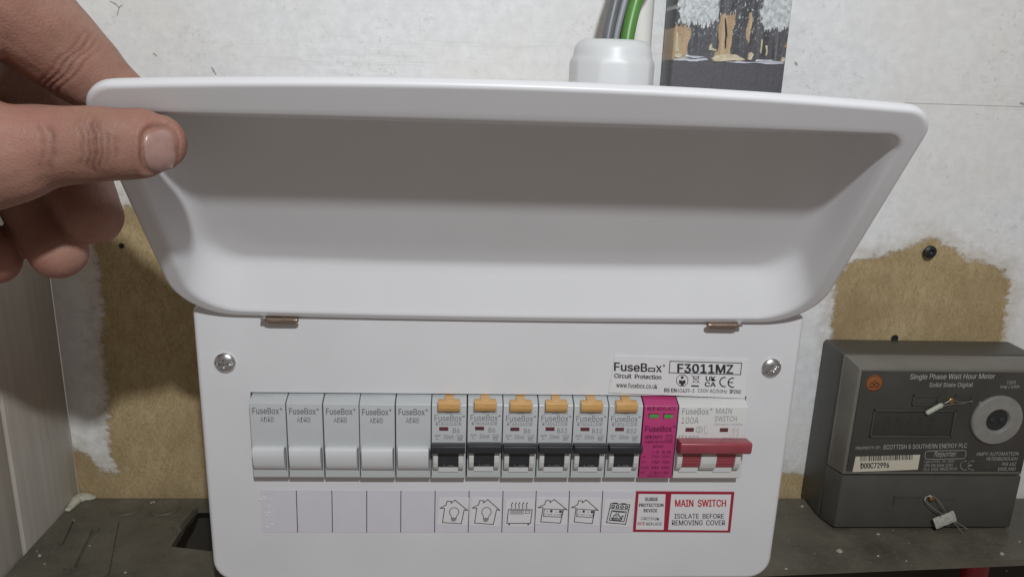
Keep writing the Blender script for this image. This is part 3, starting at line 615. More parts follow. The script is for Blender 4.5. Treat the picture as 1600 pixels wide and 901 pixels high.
def icon_label(corners, kind):
    lab = sticker('icon_label', corners, 'paper_w', -.00040, th=.00014); y = -.00048
    Q = [Vector(P(a, c, 1, y)) for a, c in corners]; o = Q[3]; ex = Q[2]-Q[3]; ez = Q[0]-Q[3]; bs = (o, ex, ez)
    asp = ez.length/ex.length; b = bmesh.new()
    # unit drawing box: x 0..1, z 0..1 ; draw in metric basis
    exn, ezn = ex.normalized(), ez.normalized(); W_, H_ = ex.length, ez.length; B = (o, exn, ezn)
    S = lambda L: [(p[0]*W_, p[1]*H_) for p in L]; t = .00042
    rb = lambda L, wd=t, cl=False: ribbon(b, S(L), wd, 0, cl, B)
    pl = lambda L: poly(b, S(L), 0, B)
    def house():
        rb([(.20, .62), (.17, .09), (.78, .07), (.84, .60)]); rb([(.20, .62), (.05, .62), (.24, .74), (.27, .89), (.40, .89), (.40, .82), (.52, .94), (.95, .58), (.84, .60)])
    if kind == 'light':
        house(); cx, cz, r = .52, .50, .15
        rb([(cx+r*math.cos(math.radians(a))*1.0, cz+r*1.08*math.sin(math.radians(a))) for a in np.linspace(-50, 230, 20)]+[(cx-.07, .28), (cx+.08, .28), (cx+r*math.cos(math.radians(-50)), cz+r*1.08*math.sin(math.radians(-50)))], t*.8)
        for z, q in ((.245, .085), (.205, .075), (.165, .045)): rb([(cx-q, z), (cx+q, z)], t*.9)
    elif kind == 'heat':
        rb([(.10, .62), (.92, .62), (.90, .12), (.08, .12)], t, True)
        for z in (.585, .545, .505, .465): rb([(.17, z), (.63, z)], t*.6)
        rb([(.69, .58), (.84, .58), (.84, .49), (.69, .49)], t*.7, True)
        for x in (.16, .82): pl(S and [(x-.025, .11), (x-.015, .04), (x+.02, .04), (x+.03, .11)])
        for x in (.20, .33, .45, .58, .71): rb([(x, .66), (x+.02, .71), (x-.012, .79), (x+.025, .86)], t*.9); pl([(x-.005, .84), (x+.045, .84), (x+.02, .90)])
    elif kind == 'socket':
        house(); rb([(.24, .58), (.80, .58), (.80, .30), (.24, .30)], t*.9, True)
        for x in (.34, .62):
            pl([(x+.09, .46), (x+.16, .46), (x+.16, .55), (x+.09, .55)])
            for dx, dz in ((0, .48), (-.035, .38), (.045, .38), (.10, .38), (.15, .38)): pl([(x+dx-.011, dz-.02), (x+dx+.011, dz-.02), (x+dx+.011, dz+.02), (x+dx-.011, dz+.02)])
    else:
        rb([(.20, .87), (.84, .87), (.80, .10), (.15, .12)], t*1.1, True); rb([(.19, .68), (.83, .67)], t)
        for x in (.29, .44, .59, .74): rb([(x+.045*math.cos(a), .765+.05*math.sin(a)) for a in np.linspace(0, 6.28, 12, endpoint=False)], t*1.2, True)
        rb([(.27, .60), (.76, .59), (.73, .20), (.23, .22)], t*1.1, True); rb([(.31, .565), (.70, .56)], t)
        rb([(.30, .30), (.33, .25), (.62, .25), (.65, .31), (.30, .30)], t*1.3); rb([(.34, .32), (.38, .43), (.50, .46), (.58, .38), (.62, .33)], t*1.2); rb([(.42, .36), (.50, .38)], t)
        for x in (.42, .50): rb([(x, .47), (x+.02, .53)], t*.8)
        rb([(.62, .36), (.66, .44), (.68, .36)], t)
        for x in (.34, .62): rb([(x-.06, .90), (x+.08, .90)], t)
    print_obj('icon', b, 'ink_black', lab); return lab
icon_label([(686, 777), (733, 777), (731, 821), (683, 819)], 'light'); icon_label([(737, 776), (784, 778), (781, 822), (733, 820)], 'light')
icon_label([(791, 779), (836, 779), (833, 822), (788, 822)], 'heat'); icon_label([(840, 776), (888, 778), (886, 820), (836, 818)], 'socket'); icon_label([(892, 776), (939, 778), (935, 821), (889, 818)], 'socket'); icon_label([(946, 780), (990, 780), (986, 823), (940, 820)], 'oven')

rs = sticker('warning_label', [(994, 767), (1147.5, 768), (1141, 831), (989, 830)], 'label_red', -.00052, th=.0003); rs['label'] = 'crimson-bordered surge device and main switch label'
PN = [sticker(nm, c, 'paper_w', -.00058, unit, th=.00005) for nm, c in (('surge_panel', [(998, 771), (1040, 771.5), (1037, 827), (993.5, 826.5)]), ('switch_panel', [(1049, 771.5), (1142.5, 772), (1137, 828), (1044, 827)]))]
yp = -.00066; b = bmesh.new()
text_px(b, 'SURGE', 1008, 1028, 776.5, 782, yp, 0, .02); text_px(b, 'PROTECTION', 998.5, 1036.5, 786, 791, yp, .0, .02); text_px(b, 'DEVICE', 1006, 1027, 794.5, 799.5, yp, 0, .02); text_px(b, 'OK', 1023, 1030, 808, 812, yp, 0, .02); text_px(b, 'REPLACE', 1010, 1034, 815.5, 820, yp, 0, .006); print_obj('lettering', b, 'ink_black', PN[0]); b = bmesh.new()
text_px(b, 'ISOLATE  BEFORE', 1054, 1131, 802, 809.5, yp, 0, .008); text_px(b, 'REMOVING  COVER', 1050, 1133, 812, 820, yp, 0, .008); print_obj('lettering', b, 'ink_black', PN[1])
b = bmesh.new(); text_px(b, 'MAIN  SWITCH', 1055, 1134, 780, 791, yp, .0, .018); print_obj('red_lettering', b, 'ink_red', PN[1]); b = bmesh.new(); text_px(b, 'RED', 996.5, 1008, 815, 819.5, yp, 0, .004); print_obj('red_lettering', b, 'ink_red', PN[0])
b = bmesh.new(); text_px(b, 'GREEN', 1001.5, 1021, 807, 812, yp, 0, .004); print_obj('grey_lettering', b, 'ink_grey', PN[0])

# ---- cable gland on top of the box
GX, GY, GT = .0545, .052, .1375
def gland():
    n = 48; L = []
    for r, z, hexa in ((.0235, .0975, 1), (.0238, .099, 1), (.0238, .104, 1), (.0225, .1065, 0), (.0218, .107, 1)):
        pass
    def ring(r, z, k, sides=10):
        out = []
        for a in np.linspace(0, 2*math.pi, 120, endpoint=False):
            s = 2*math.pi/sides; q = math.cos(s/2)/math.cos(((a+.12) % s)-s/2); k_ = k*(.62 if sides == 10 else 1); out.append((GX+r*(1+(q-1)*k_)*math.cos(a), GY+r*(1+(q-1)*k_)*math.sin(a), z))
        return out
    prof = [(.0208, .104, 0), (.0220, .1045, .9), (.0222, .106, 1), (.0222, .1252, 1), (.0219, .1268, .8), (.0210, .1283, .3), (.0205, .1292, 0), (.0202, .1315, 0), (.0196, .1338, 0), (.0184, .1358, 0), (.0166, .1371, 0), (.0144, .1375, 0), (.0132, .1365, 0), (.0130, .125, 0)]
    g = bm_obj('cable_gland', loft([ring(*p) for p in prof], cap1=True), 'gland', unit, 50)
    b = loft([ring(*p, 6) for p in [(.0225, .0975, 1), (.0240, .0982, 1), (.0240, .1040, 1), (.0225, .1046, 1)]]); bm_obj('base_nut', b, 'gland', g, 40)
gland()
def cable(name, pts, r, m, label, ry=None):
    o = bm_obj(name, frame_tube(pts, [(r, ry or r)]*len(pts), 20, (0, 1, .01), sub=8), m, None, 60); tag(o, label, 'cable'); return o
def gp(px, py, y): return tuple(P(px, py, 1, y))
def run(L, y0, y1): 
    n = len(L); q = [gp(a, b, y0+(y1-y0)*i/(n-1)) for i, (a, b) in enumerate(L)]; e = q[-1]; return q+[(e[0]+.010, e[1]+.015, e[2]+.10), (e[0]+.012, e[1]+.022, .49)]   # clipped up the wall, out of the picture
cable('power_cable', run([(943, 120), (949, 62), (960, 10), (978, -60), (1000, -150)], .048, .060), .0030, 'cable_dgrey', 'thin dark grey cable at the outer side of the white gland')
cable('power_cable', run([(955, 120), (961, 62), (975, 5), (992, -60), (1012, -150)], .056, .068), .0050, 'cable_grey', 'thick mid-grey cable between the dark grey and the green cable')
ge = cable('earth_cable', run([(976, 120), (980, 62), (992, 8), (1012, -50), (1050, -140)], .046, .060), .0036, 'cable_green', 'bright green earth cable rising from the white gland')
cable('conduit', [(.0795, .1060, .06), (.0795, .1060, .13), (.0795, .1060, .20), (.0795, .1060, .40)], .0070, 'conduit', 'cream white round conduit on the wall beside the dark canvas')

# ================================================================== PAINTING (canvas leaning flat on the wall)
def painting():
    yf, yb = .089, WY-.0017; x0, x1, z0, z1 = .0955, P(1232, 60, 1, .089)[0], .105, .30; fx = lambda a: float(P(a, 45, 1, yf)[0]); fz = lambda c_: float(P(1130, c_, 1, yf)[2])
    n = NT('abstract_brushwork'); x, _, z = n.xyz(); wx = n.noise(1, n.mapping((150, 1, 60)), 4, .7); wz = n.noise(1, n.mapping((260, 1, 40), loc=(4, 0, 1)), 4, .7)
    x = n.math('ADD', x, n.math('MULTIPLY', n.math('SUBTRACT', wx, .5), .010)); z0_ = z; z = n.math('ADD', z, n.math('MULTIPLY', n.math('SUBTRACT', wz, .5), .022))
    a = n.noise(1, n.mapping((260, 1, 22)), 5, .6, .2); tex = n.noise(1, n.mapping((420, 1, 300), rot=(0, .7, 0)), 5, .6); big = n.noise(1, n.mapping((38, 1, 18), loc=(3.3, 0, .4)), 3); big2 = n.noise(1, n.mapping((55, 1, 16), loc=(9.1, 0, 2)), 3)
    dark = n.mix(n.mr(a, .4, .66), (.070, .070, .078), (.15, .15, .165)); dark = n.mix(n.mr(a, .66, .74), dark, (.40, .39, .36))
    white = n.mix(n.mr(tex, .38, .6), (.42, .45, .46), (.70, .74, .75))
    zz = n.mr(n.math('ADD', z, n.math('MULTIPLY', n.math('SUBTRACT', tex, .5), .016)), .134, .156)
    # white crowns left and right of a dark trunk
    bell = lambda c, w_: n.mr(n.math('ABSOLUTE', n.math('SUBTRACT', x, c)), w_*.7, w_*1.25, 1, 0)
    edge = n.math('MULTIPLY', n.math('SUBTRACT', tex, .5), .9)
    k = n.math('MAXIMUM', n.math('MULTIPLY', bell(fx(1090), .0112), n.mr(z, fz(46), fz(34))), n.math('MULTIPLY', bell(fx(1214), .0100), n.mr(z, fz(52), fz(38))))
    k = n.math('MAXIMUM', k, n.mr(z, .185, .20, 0, .75))
    k = n.mr(n.math('ADD', k, edge), .42, .58)
    c = n.mix(k, dark, white)
    fl = n.noise(1, n.mapping((900, 1, 380), rot=(0, .5, 0)), 2); c = n.mix(n.math('MULTIPLY', n.mr(fl, .60, .66), n.mr(z, .140, .152, .15, .95)), c, (.58, .60, .60)); vs_ = n.noise(1, n.mapping((700, 1, 14), loc=(1.7, 0, 0)), 3); c = n.mix(n.mr(vs_, .62, .70, 0, .55), c, (.36, .36, .34))
    och = n.math('MAXIMUM', n.math('MULTIPLY', bell(fx(1066), .0045), n.mr(z, fz(38), fz(46))), n.math('MULTIPLY', bell(fx(1134), .0044), n.mr(z, fz(14), fz(24))))
    och = n.math('MAXIMUM', och, n.math('MULTIPLY', bell(fx(1170), .0013), n.mr(n.math('ABSOLUTE', n.math('SUBTRACT', z, fz(42))), .006, .008, 1, 0)))
    ochc = n.mix(n.mr(a, .4, .65), (.44, .31, .185), (.60, .47, .31))
    c = n.mix(n.mr(n.math('ADD', och, n.math('MULTIPLY', n.math('SUBTRACT', a, .5), 1.6)), .45, .62), c, ochc)
    line = n.math('ADD', z0_, n.math('MULTIPLY', n.math('SUBTRACT', n.noise(1, n.mapping((90, 1, 1)), 3), .5), .002))
    c = n.mix(n.mr(line, fz(96), fz(94.5), 1, 0), c, (.115, .113, .125))
    n.bump(n.math('ADD', tex, a), .0006); m = n.out(c, .45)
    p = thing('painting', ((x0+x1)/2, WY, z0), 'small dark canvas with white, ochre and black brushwork', 'painting')
    b = bmesh.new(); box(b, x0, x1, yf, yb, z0, z1, bev=.0012, seg=3); bm_obj('canvas', b, m, p, 40)
    pm = mat('pale_oil_paint', (.52, .54, .60), .35, var=.12, vscale=300, bump=.0003, bscale=500); cm = mat('cream_oil_paint', (.60, .53, .38), .4, var=.15, vscale=250, bump=.0004, bscale=400); om = mat('ochre_oil_paint', (.40, .26, .14), .4, var=.2, vscale=300, bump=.0003, bscale=500); dm = mat('black_oil_paint', (.03, .03, .035), .35)
    rnd = random.Random(11)
    def stroke(pts, m, h=.0007):
        Q = [P(a_, c_, 1, yf) for a_, c_ in pts]; Q = [(min(max(q[0], x0+.0008), x1-.0008), q[2]) for q in Q]; D = []
        for i in range(len(Q)):      # ragged outline
            q, r = Q[i], Q[(i+1) % len(Q)]
            for t in (0, .33, .67): D.append((q[0]+(r[0]-q[0])*t+rnd.uniform(-.00025, .00025), q[1]+(r[1]-q[1])*t+rnd.uniform(-.00025, .00025)))
        cx = sum(d[0] for d in D)/len(D); cz = sum(d[1] for d in D)/len(D)
        L = [[(cx+(d[0]-cx)*f, yf-y_, cz+(d[1]-cz)*f) for d in D] for f, y_ in ((1, -.0002), (.97, h*.6), (.85, h), (.4, h*.8))]
        bm_obj('paint_stroke', loft(L), m, p, 50)
    stroke([(1050, 92), (1068, 90), (1085, 93), (1105, 91), (1108, 94), (1090, 97), (1070, 96), (1050, 94)], pm)
    stroke([(1072, 86), (1095, 88), (1106, 90), (1085, 91), (1070, 89)], pm, .0005)
    stroke([(1110, 92), (1120, 86), (1135, 84), (1150, 85), (1160, 91), (1168, 95), (1140, 96), (1115, 97)], cm, .0010)
    stroke([(1130, 97), (1150, 96), (1175, 97), (1200, 95), (1225, 97), (1226, 101), (1205, 102), (1180, 99), (1155, 100)], pm)
    stroke([(1182, 93), (1205, 94), (1215, 97), (1195, 98), (1180, 96)], pm, .0005)
    stroke([(1049, 90), (1052, 84), (1066, 83), (1067, 87), (1060, 91)], cm, .0008)
    stroke([(1053, 82), (1054, 50), (1059, 50), (1061, 82)], cm, .0005); None
    stroke([(1168, 84), (1174, 81), (1178, 86), (1172, 95), (1167, 94)], cm, .0009); stroke([(1219, 96), (1221, 90), (1229, 91), (1229, 97)], cm, .0008)
    stroke([(1132, 28), (1134, 28), (1136, 55), (1134, 77), (1132, 76), (1133, 52)], dm, .0004)
    stroke([(1226, 70), (1231, 66), (1230, 76), (1224, 74)], om, .0005)
    stroke([(1109, 70), (1111, 68), (1112, 76), (1121, 78), (1120, 80), (1107, 79)], cm, .0004); stroke([(1188, 84), (1187, 78), (1190, 62), (1192, 62), (1190, 84)], cm, .0004); stroke([(1196, 88), (1196, 72), (1199, 71), (1199, 86)], cm, .0004)
painting()

# ================================================================== ELECTRICITY METER
def meter():
    x0, x1, z0, z1, yb, ym, yf = .2205, .3500, SZ, -.0455, WY-.0005, .086, .072
    t = thing('electricity_meter', ((x0+x1)/2, .09, SZ), 'dark grey single-phase electricity meter with clear front standing on the shelf', 'meter')
    b = bmesh.new(); box(b, x0, x1, ym, yb, z0, z1, bev=.0022, seg=3); bm_obj('case', b, 'meter', t, 40)
    # upper cover: chamfered frustum; lower terminal cover
    zs = P(1310, 741, 1, yf)[2]
    def frustum(za, zb, yk, i0, i1, it, ib):
        A = [(x0+i0, za), (x1-i0, za), (x1-i0, zb), (x0+i0, zb)]; B = [(x0+i1, za+ib), (x1-i1, za+ib), (x1-i1, zb-it), (x0+i1, zb-it)]
        f = loft([[(x, ym+.0005, z) for x, z in A], [(x, ym-.002, z) for x, z in A], [(x, yk, z) for x, z in B]]); bmesh.ops.bevel(f, geom=[e for e in f.edges], offset=.0008, segments=2, profile=.5, affect='EDGES'); return f
    bm_obj('top_cover', frustum(zs, z1-.0005, yf, .0006, .0045, .0040, .0002), 'meter_cover', t, 40)
    tc_ = bm_obj('terminal_cover', frustum(z0+.0008, zs-.0006, yf-.0006, .0006, .0045, .0002, .0008), 'meter', t, 40)
    fp = boxo('faceplate', 'meter_face', t, x0+.0065, x1-.0055, yf-.0009, yf+.001, zs+.003, z1-.0062, bev=.0004)
    yp = yf-.00105
    # recessed slot mouldings, screw and seal
    def pb(px0, px1, py0, py1): a, c = P(px0, py1, 1, yp), P(px1, py0, 1, yp); return a[0], c[0], a[2], c[2]
    def frame(bmx, q, wd, h):
        X0, X1, Z0, Z1 = q
        for r in ((X0, X1, Z0, Z0+wd), (X0, X1, Z1-wd, Z1), (X0, X0+wd, Z0, Z1), (X1-wd, X1, Z0, Z1)): box(bmx, r[0], r[1], yp-h, yp+.0006, r[2], r[3], bev=.0001)
    b = bmesh.new(); frame(b, pb(1424, 1468, 617, 633), .0007, .0008); frame(b, pb(1490, 1520, 617, 632), .0006, .0006); bm_obj('slot_moulding', b, 'meter', t)
    q = pb(1362, 1487, 644, 678); boxo('display', 'lcd', t, *q[:2], yp-.0003, yp+.0006, *q[2:], bev=.0001)
    b = bmesh.new(); frame(b, pb(1358, 1494, 640, 682), .0009, .0010); bm_obj('display_bezel', b, 'meter', t)
    b = bmesh.new()
    for k, s in enumerate('00632'): text_px(b, s, 1382+k*17, 1392+k*17, 652, 671, yp-.0004, 0, .01, .15)
    print_obj('display_digits', b, 'lcd_seg', t)
    c = P(1485, 625, 1, yp); s1 = bm_obj('fixing_screw', lathe_y([(.0022, yp+.001), (.0022, yp-.0012), (.0017, yp-.0018), (.0005, yp-.0019)], c[0], c[2], 20), 'brass', t, 50)
    seal = bm_obj('wire_seal', frame_tube([gp(1450, 644, yp-.0022), gp(1470, 633, yp-.0022)], [(.0014, .0017)]*2, 14, (0, 1, 0)), 'ferrule', t, 50); seal['label'] = 'pale tubular wire seal on the brass screw'
    bm_obj('wire', frame_tube([gp(1470, 632, yp-.002), gp(1478, 629, yp-.003), gp(1488, 624, yp-.0028), gp(1500, 628, yp-.002), gp(1520, 627, yp-.0012)], [.00022]*5, 8, (0, 1, 0)), 'wire', seal, 60)
    bm_obj('wire', frame_tube([gp(1472, 634, yp-.0015), gp(1490, 631, yp-.0018), gp(1505, 630, yp-.0012), gp(1518, 626, yp-.001)], [.00022]*4, 8, (0, 1, 0)), 'wire', seal, 60)
    # optical port
    c = P(1556, 655, 1, yp); o = bm_obj('optical_port', lathe_y([(.0167, yp+.0005), (.0167, yp-.0012), (.0160, yp-.0022), (.0085, yp-.0026), (.0078, yp-.0022), (.0074, yp-.0012), (.0070, yp-.0004), (.0010, yp-.0004)], c[0], c[2], 64), 'ring', t, 30)
    bm_obj('port_window', lathe_y([(.0071, yp-.0003), (.0071, yp-.0009), (.0010, yp-.0009)], c[0], c[2], 40), 'port', o, 30)
    for dx in (-.0030, .0030): bm_obj('port_eye', lathe_y([(.0019, yp-.0008), (.0019, yp-.0014), (.0012, yp-.0018), (.0003, yp-.0018)], c[0]+dx, c[2], 20), 'black', o, 50)
    c = P(1366, 598, 1, yp); s = bm_obj('round_sticker', lathe_y([(.0055, yp+.0003), (.0055, yp-.0002), (.0050, yp-.0003), (.001, yp-.0003)], c[0], c[2], 40), 'orange', t, 30)
    b = bmesh.new(); 
    for dx in (-.0016, .0016): ribbon(b, circ(c[0]+dx, c[2]-.0012, .0012, 16, rz=.0015), .0004, yp-.0004, True)
    ribbon(b, [(c[0]-.0008, c[2]+.0008), (c[0]+.0002, c[2]+.0016)], .0004, yp-.0004); ribbon(b, [(c[0]+.0004, c[2]+.0002), (c[0]+.0005, c[2]+.0018)], .0003, yp-.0004)
    ribbon(b, circ(c[0], c[2], .0051, 40), .0003, yp-.0004, True); print_obj('sticker_mark', b, 'ink_black', s)
    # lettering
    b = bmesh.new()
    text_px(b, 'Single Phase Watt Hour Meter', 1422, 1555, 584, 594.5, yp, -.008, .006, .22); text_px(b, 'Solid State Digital', 1452, 1520, 597.5, 606, yp, -.006, .004, .2)
    print_obj('title_lettering', b, 'ink_white', t); b = bmesh.new()
    text_px(b, '1000', 1573, 1587, 594.5, 599.5, yp, 0, .0, .2); text_px(b, 'imp / kWh', 1563, 1593, 601, 607.5, yp, 0, .0, .2)
    print_obj('constant_lettering', b, 'ink_white', t); b = bmesh.new()
    text_px(b, 'PROPERTY OF:', 1337, 1376, 697.5, 702, yp, -.03, 0, .1); text_px(b, 'SCOTTISH & SOUTHERN ENERGY PLC', 1380, 1511, 694.5, 701.5, yp, -.02, .004, .1)
    Rr = [pp2 for pp2 in [(1449, 704), (1507, 703), (1510, 706), (1508, 714), (1505, 716), (1448, 717), (1445, 714), (1446, 706)]]; ribbon(b, [tuple(P(*k, 1, yp)[[0, 2]]) for k in Rr], .00035, yp, True)
    text_px(b, 'Reporter', 1459, 1495, 705, 715, yp, -.02, .0, .35)
    for s, xa, xb, ya in (('Type 5196A  20-100A', 1444, 1491, 719), ('1PH 2W 50Hz 230V', 1444, 1489, 724.5), ('CI.2  2000  MADE IN UK', 1443, 1496, 730.5)): text_px(b, s, xa, xb, ya, ya+4.4, yp, -.02, .0)
    for cx in (1507.5, 1519): ribbon(b, [tuple(P(cx+7*math.cos(math.radians(a_)), 726.5-7*math.sin(math.radians(a_)), 1, yp)[[0, 2]]) for a_ in np.linspace(75, 285, 14)], .0006, yp)
    ribbon(b, [tuple(P(1512, 726.5, 1, yp)[[0, 2]]), tuple(P(1518, 726.3, 1, yp)[[0, 2]])], .0006, yp)
    print_obj('rating_lettering', b, 'ink_white', t); b = bmesh.new()
    text_px(b, 'AMPY AUTOMATION', 1525, 1592, 706, 711.5, yp, -.01, .0, .25); text_px(b, 'PETERBOROUGH', 1541, 1590, 714, 719, yp, -.01, 0, .25); text_px(b, 'PE8 6SZ', 1565, 1588, 722, 727, yp, -.01, 0, .25); text_px(b, 'ENGLAND', 1559, 1587, 729.5, 734.5, yp, -.01, 0, .25)
    print_obj('maker_lettering', b, 'ink_white', t)
    lab = sticker('barcode_label', [(1337, 713), (1438, 710), (1434, 733), (1332, 737)], mat('cream_barcode_paper', (.60, .56, .45), .5), yp-.0001, t, .0002)
    b = bmesh.new(); rnd = random.Random(2); px = 1344.
    while px < 1426:
        wd = rnd.choice([.6, .6, 1.2, 1.8]); sl_ = -.03*(px-1344)
        poly(b, [tuple(P(px, 720+sl_, 1, yp-.0002)[[0, 2]]), tuple(P(px+wd, 720+sl_, 1, yp-.0002)[[0, 2]]), tuple(P(px+wd+.4, 712.5+sl_, 1, yp-.0002)[[0, 2]]), tuple(P(px+.4, 712.5+sl_, 1, yp-.0002)[[0, 2]])], yp-.0002); px += wd+rnd.choice([.7, 1.2, 1.6])
    text_px(b, 'D00C72996', 1345, 1389, 723, 731.5, yp-.0002, -.03, .02); print_obj('lettering', b, 'ink_black', lab)
    # terminal cover screw and crimped seal
    yq = yf-.0008
    def pq(px0, px1, py0, py1): a, c_ = P(px0, py1, 1, yq), P(px1, py0, 1, yq); return a[0], c_[0], a[2], c_[2]
    b = bmesh.new()
    for X0, X1, Z0, Z1 in (pq(1396, 1440, 775.0, 776.5), pq(1396, 1398, 775, 788), pq(1470, 1492, 778, 779.5)): box(b, X0, X1, yq-.0006, yq+.0008, Z0, Z1, bev=.00012)
    bm_obj('slot_moulding', b, 'meter', tc_)
    c = P(1455, 777, 1, yq); bm_obj('fixing_screw', lathe_y([(.0022, yq+.001), (.0022, yq-.0012), (.0016, yq-.0018), (.0005, yq-.0018)], c[0], c[2], 20), 'brass', t, 50)
    A = Vector(gp(1460, 818, yq-.004)); Bv = Vector(gp(1492, 805, yq-.004))
    b = bmesh.new(); d = (Bv-A).normalized(); s_ = d.cross(Vector((0, 1, 0))).normalized(); nrm = Vector((0, -1, 0)); hw = .0040
    L = [[tuple(A+(Bv-A)*k+s_*hw*f*sx+nrm*(.0008*g)) for sx, g in ((1, .6), (.5, 1), (-.5, 1), (-1, .6), (-1, -.6), (-.5, -1), (.5, -1), (1, -.6))] for k, f in ((0, .9), (.04, 1), (.3, 1), (.36, .9), (.44, 1.0), (.7, 1), (.76, .9), (.84, 1), (.97, 1), (1, .92))]
    join(b, loft(L)); sl2 = bm_obj('crimp_seal', b, 'lead', t, 40); sl2['label'] = 'crimped metal seal hanging on thin wire loop'
    bm_obj('wire', frame_tube([gp(1484, 808, yq-.004), gp(1462, 796, yq-.0045), gp(1447, 783, yq-.003), gp(1446, 777, yq-.0016), gp(1455, 774, yq-.0022), gp(1464, 779, yq-.003), gp(1473, 791, yq-.0042), gp(1480, 804, yq-.004)], [.0003]*8, 8, (0, 1, 0)), 'wire', sl2, 60)
    for e in ((1504, 832), (1512, 826)): bm_obj('wire', frame_tube([gp(1484, 810, yq-.004), gp((1484+e[0])/2+1, (810+e[1])/2, yq-.0048), gp(*e, yq-.006)], [.0003]*3, 8, (0, 1, 0)), 'wire', sl2, 60)
    return t
meter()

# ================================================================== HAND
def hand():
    H = lambda px, py, y: P(px, py, 1, y)
    b = bmesh.new()
    wrist = np.array((-.292, -.150, .112))
    def chain(pts, rads, hint=(0, 0, 1)): join(b, frame_tube(pts, rads, 20, hint, sub=6))
    # thumb (r_vertical, r_depth)
    TH = [H(-150, 215, -.088), H(-60, 236, -.0885), H(15, 239, -.0865), H(75, 229, -.0845), H(140, 226, -.0835), H(190, 225, -.0825), H(228, 223.5, -.0805), H(254, 222.5, -.0785)]
    chain(TH, [(.030, .024), (.0235, .0190), (.0180, .0155), (.0145, .0130), (.0134, .0118), (.0128, .0108), (.0124, .0092), (.0098, .0072)])
    # index, behind the lid
    chain([H(-120, -70, -.090), H(-35, -25, -.082), H(45, 34, -.073), H(112, 92, -.064), H(165, 135, -.058), H(212, 163, -.0555)], [.019, .0195, .0170, .0150, .0122, .0092])
    # middle, ring, little: hanging below the thumb
    chain([H(-90, 40, -.072), H(5, 95, -.048), H(80, 190, -.034), H(120, 282, -.035), H(145, 338, -.046)], [.018, .0175, .0155, .0134, .0118], (1, 0, 0))
    chain([H(-120, 130, -.070), H(-50, 190, -.042), H(20, 272, -.030), H(64, 340, -.036), H(91, 392, -.047)], [.018, .0160, .0140, .0128, .0116], (1, 0, 0))
    chain([H(-150, 200, -.075), H(-125, 250, -.052), H(-90, 318, -.040), H(-50, 366, -.043), H(-8, 405, -.051)], [.0165, .0140, .0122, .0113, .0102], (1, 0, 0))
    # palm, wrist, forearm
    for px, py, y, r in ((-120, -70, -.090, .020), (-90, 60, -.072, .020), (-120, 130, -.074, .019), (-150, 200, -.078, .018), (-150, 215, -.088, .028)):
        a = H(px, py, y); chain([a, a*.45+wrist*.55+np.array((0, .004, 0)), wrist], [r, .024, .027])
    a = H(-60, 30, -.090); chain([a, H(-90, 130, -.094), H(-150, 215, -.090)], [.013, .013, .02])
    chain([wrist, (-.345, -.205, .085), (-.42, -.28, .042)], [(.026, .032), (.029, .033), (.035, .037)])
    me = bpy.data.meshes.new('person'); b.to_mesh(me); b.free()
    o = bpy.data.objects.new('person', me); col.objects.link(o)
    m1 = o.modifiers.new('r', 'REMESH'); m1.mode = 'VOXEL'; m1.voxel_size = .0008
    m2 = o.modifiers.new('s', 'SMOOTH'); m2.factor = .5; m2.iterations = 12
    dg = bpy.context.evaluated_depsgraph_get(); me2 = bpy.data.meshes.new_from_object(o.evaluated_get(dg)); bpy.data.objects.remove(o); bpy.data.meshes.remove(me)
    V = np.zeros(len(me2.vertices)*3); me2.vertices.foreach_get('co', V); V = V.reshape(-1, 3); N = np.zeros(len(V)*3); me2.vertices.foreach_get('normal', N); N = N.reshape(-1, 3)
    disp = np.zeros(len(V))
    # pixel position of every vertex = handy 2-D chart of the side that faces the room
    d = V-CAM; u = 800+F*(d@AR)/(d@AF); v = 450.5-F*(d@AU)/(d@AF)
    front = np.clip((-N[:, 1]-.1)*2, 0, 1)*(V[:, 1] < -.078)*(v > 150)
    wob = 2.5*np.sin(v*.09)+1.6*np.sin(v*.21+1)
    for cx, wd, am, va, vb in ((147, 3.6, .00085, 180, 278), (157, 3.0, .00060, 186, 270), (138, 3.2, .00055, 190, 272), (167, 3.2, .00045, 200, 264), (179, 3.5, .00030, 205, 256), (127, 3.4, .00035, 195, 264), (80, 5, .00040, 190, 275), (64, 4, .00030, 190, 270)):
        disp -= front*am*np.exp(-((u-cx-wob-(v-225)*.05)/wd)**2)*np.clip((v-va)/12, 0, 1)*np.clip((vb-v)/12, 0, 1)
    crease = np.clip(-disp/.0006, 0, 1)
    disp += front*.0007*np.exp(-((u-152)/22)**2)*np.exp(-((v-226)/40)**2)
    # nail bed: groove round the nail
    nu, nv = (u-250)/29, (v-234)/36.; rr = (np.abs(nu)**3+np.abs(nv)**3)**(1/3)
    disp -= front*.0008*np.exp(-((rr-1.02)/.10)**2); disp -= front*.0004*(rr < .95); disp += front*.0005*np.exp(-((rr-1.28)/.16)**2)*(u < 262)
    # index knuckle folds
    fi = np.clip((-N[:, 1]-.05)*2, 0, 1)*(v < 150)*(V[:, 1] < -.06)
    for t0, am in ((0, .0006), (10, .0005), (-10, .0004), (22, .0003)):
        s = (u-112)*.72+(v-90)*.69; g_ = fi*np.exp(-((s-t0+2*np.sin(v*.15))/2.8)**2)*np.clip((v-20)/25, 0, 1); disp -= am*1.2*g_; crease = np.maximum(crease, g_*am/.0009)
    crease = np.maximum(crease, front*np.exp(-((rr-1.03)/.05)**2)*.8)
    pink = np.zeros(len(V))
    for q, rad in ((H(262, 222, -.08), .014), (H(145, 345, -.046), .015), (H(90, 398, -.047), .015), (H(-8, 408, -.05), .015), (H(112, 92, -.066), .016), (H(15, 215, -.09), .022), (H(-20, 20, -.085), .02)):
        pink = np.maximum(pink, np.exp(-(np.linalg.norm(V-q, axis=1)/rad)**2))
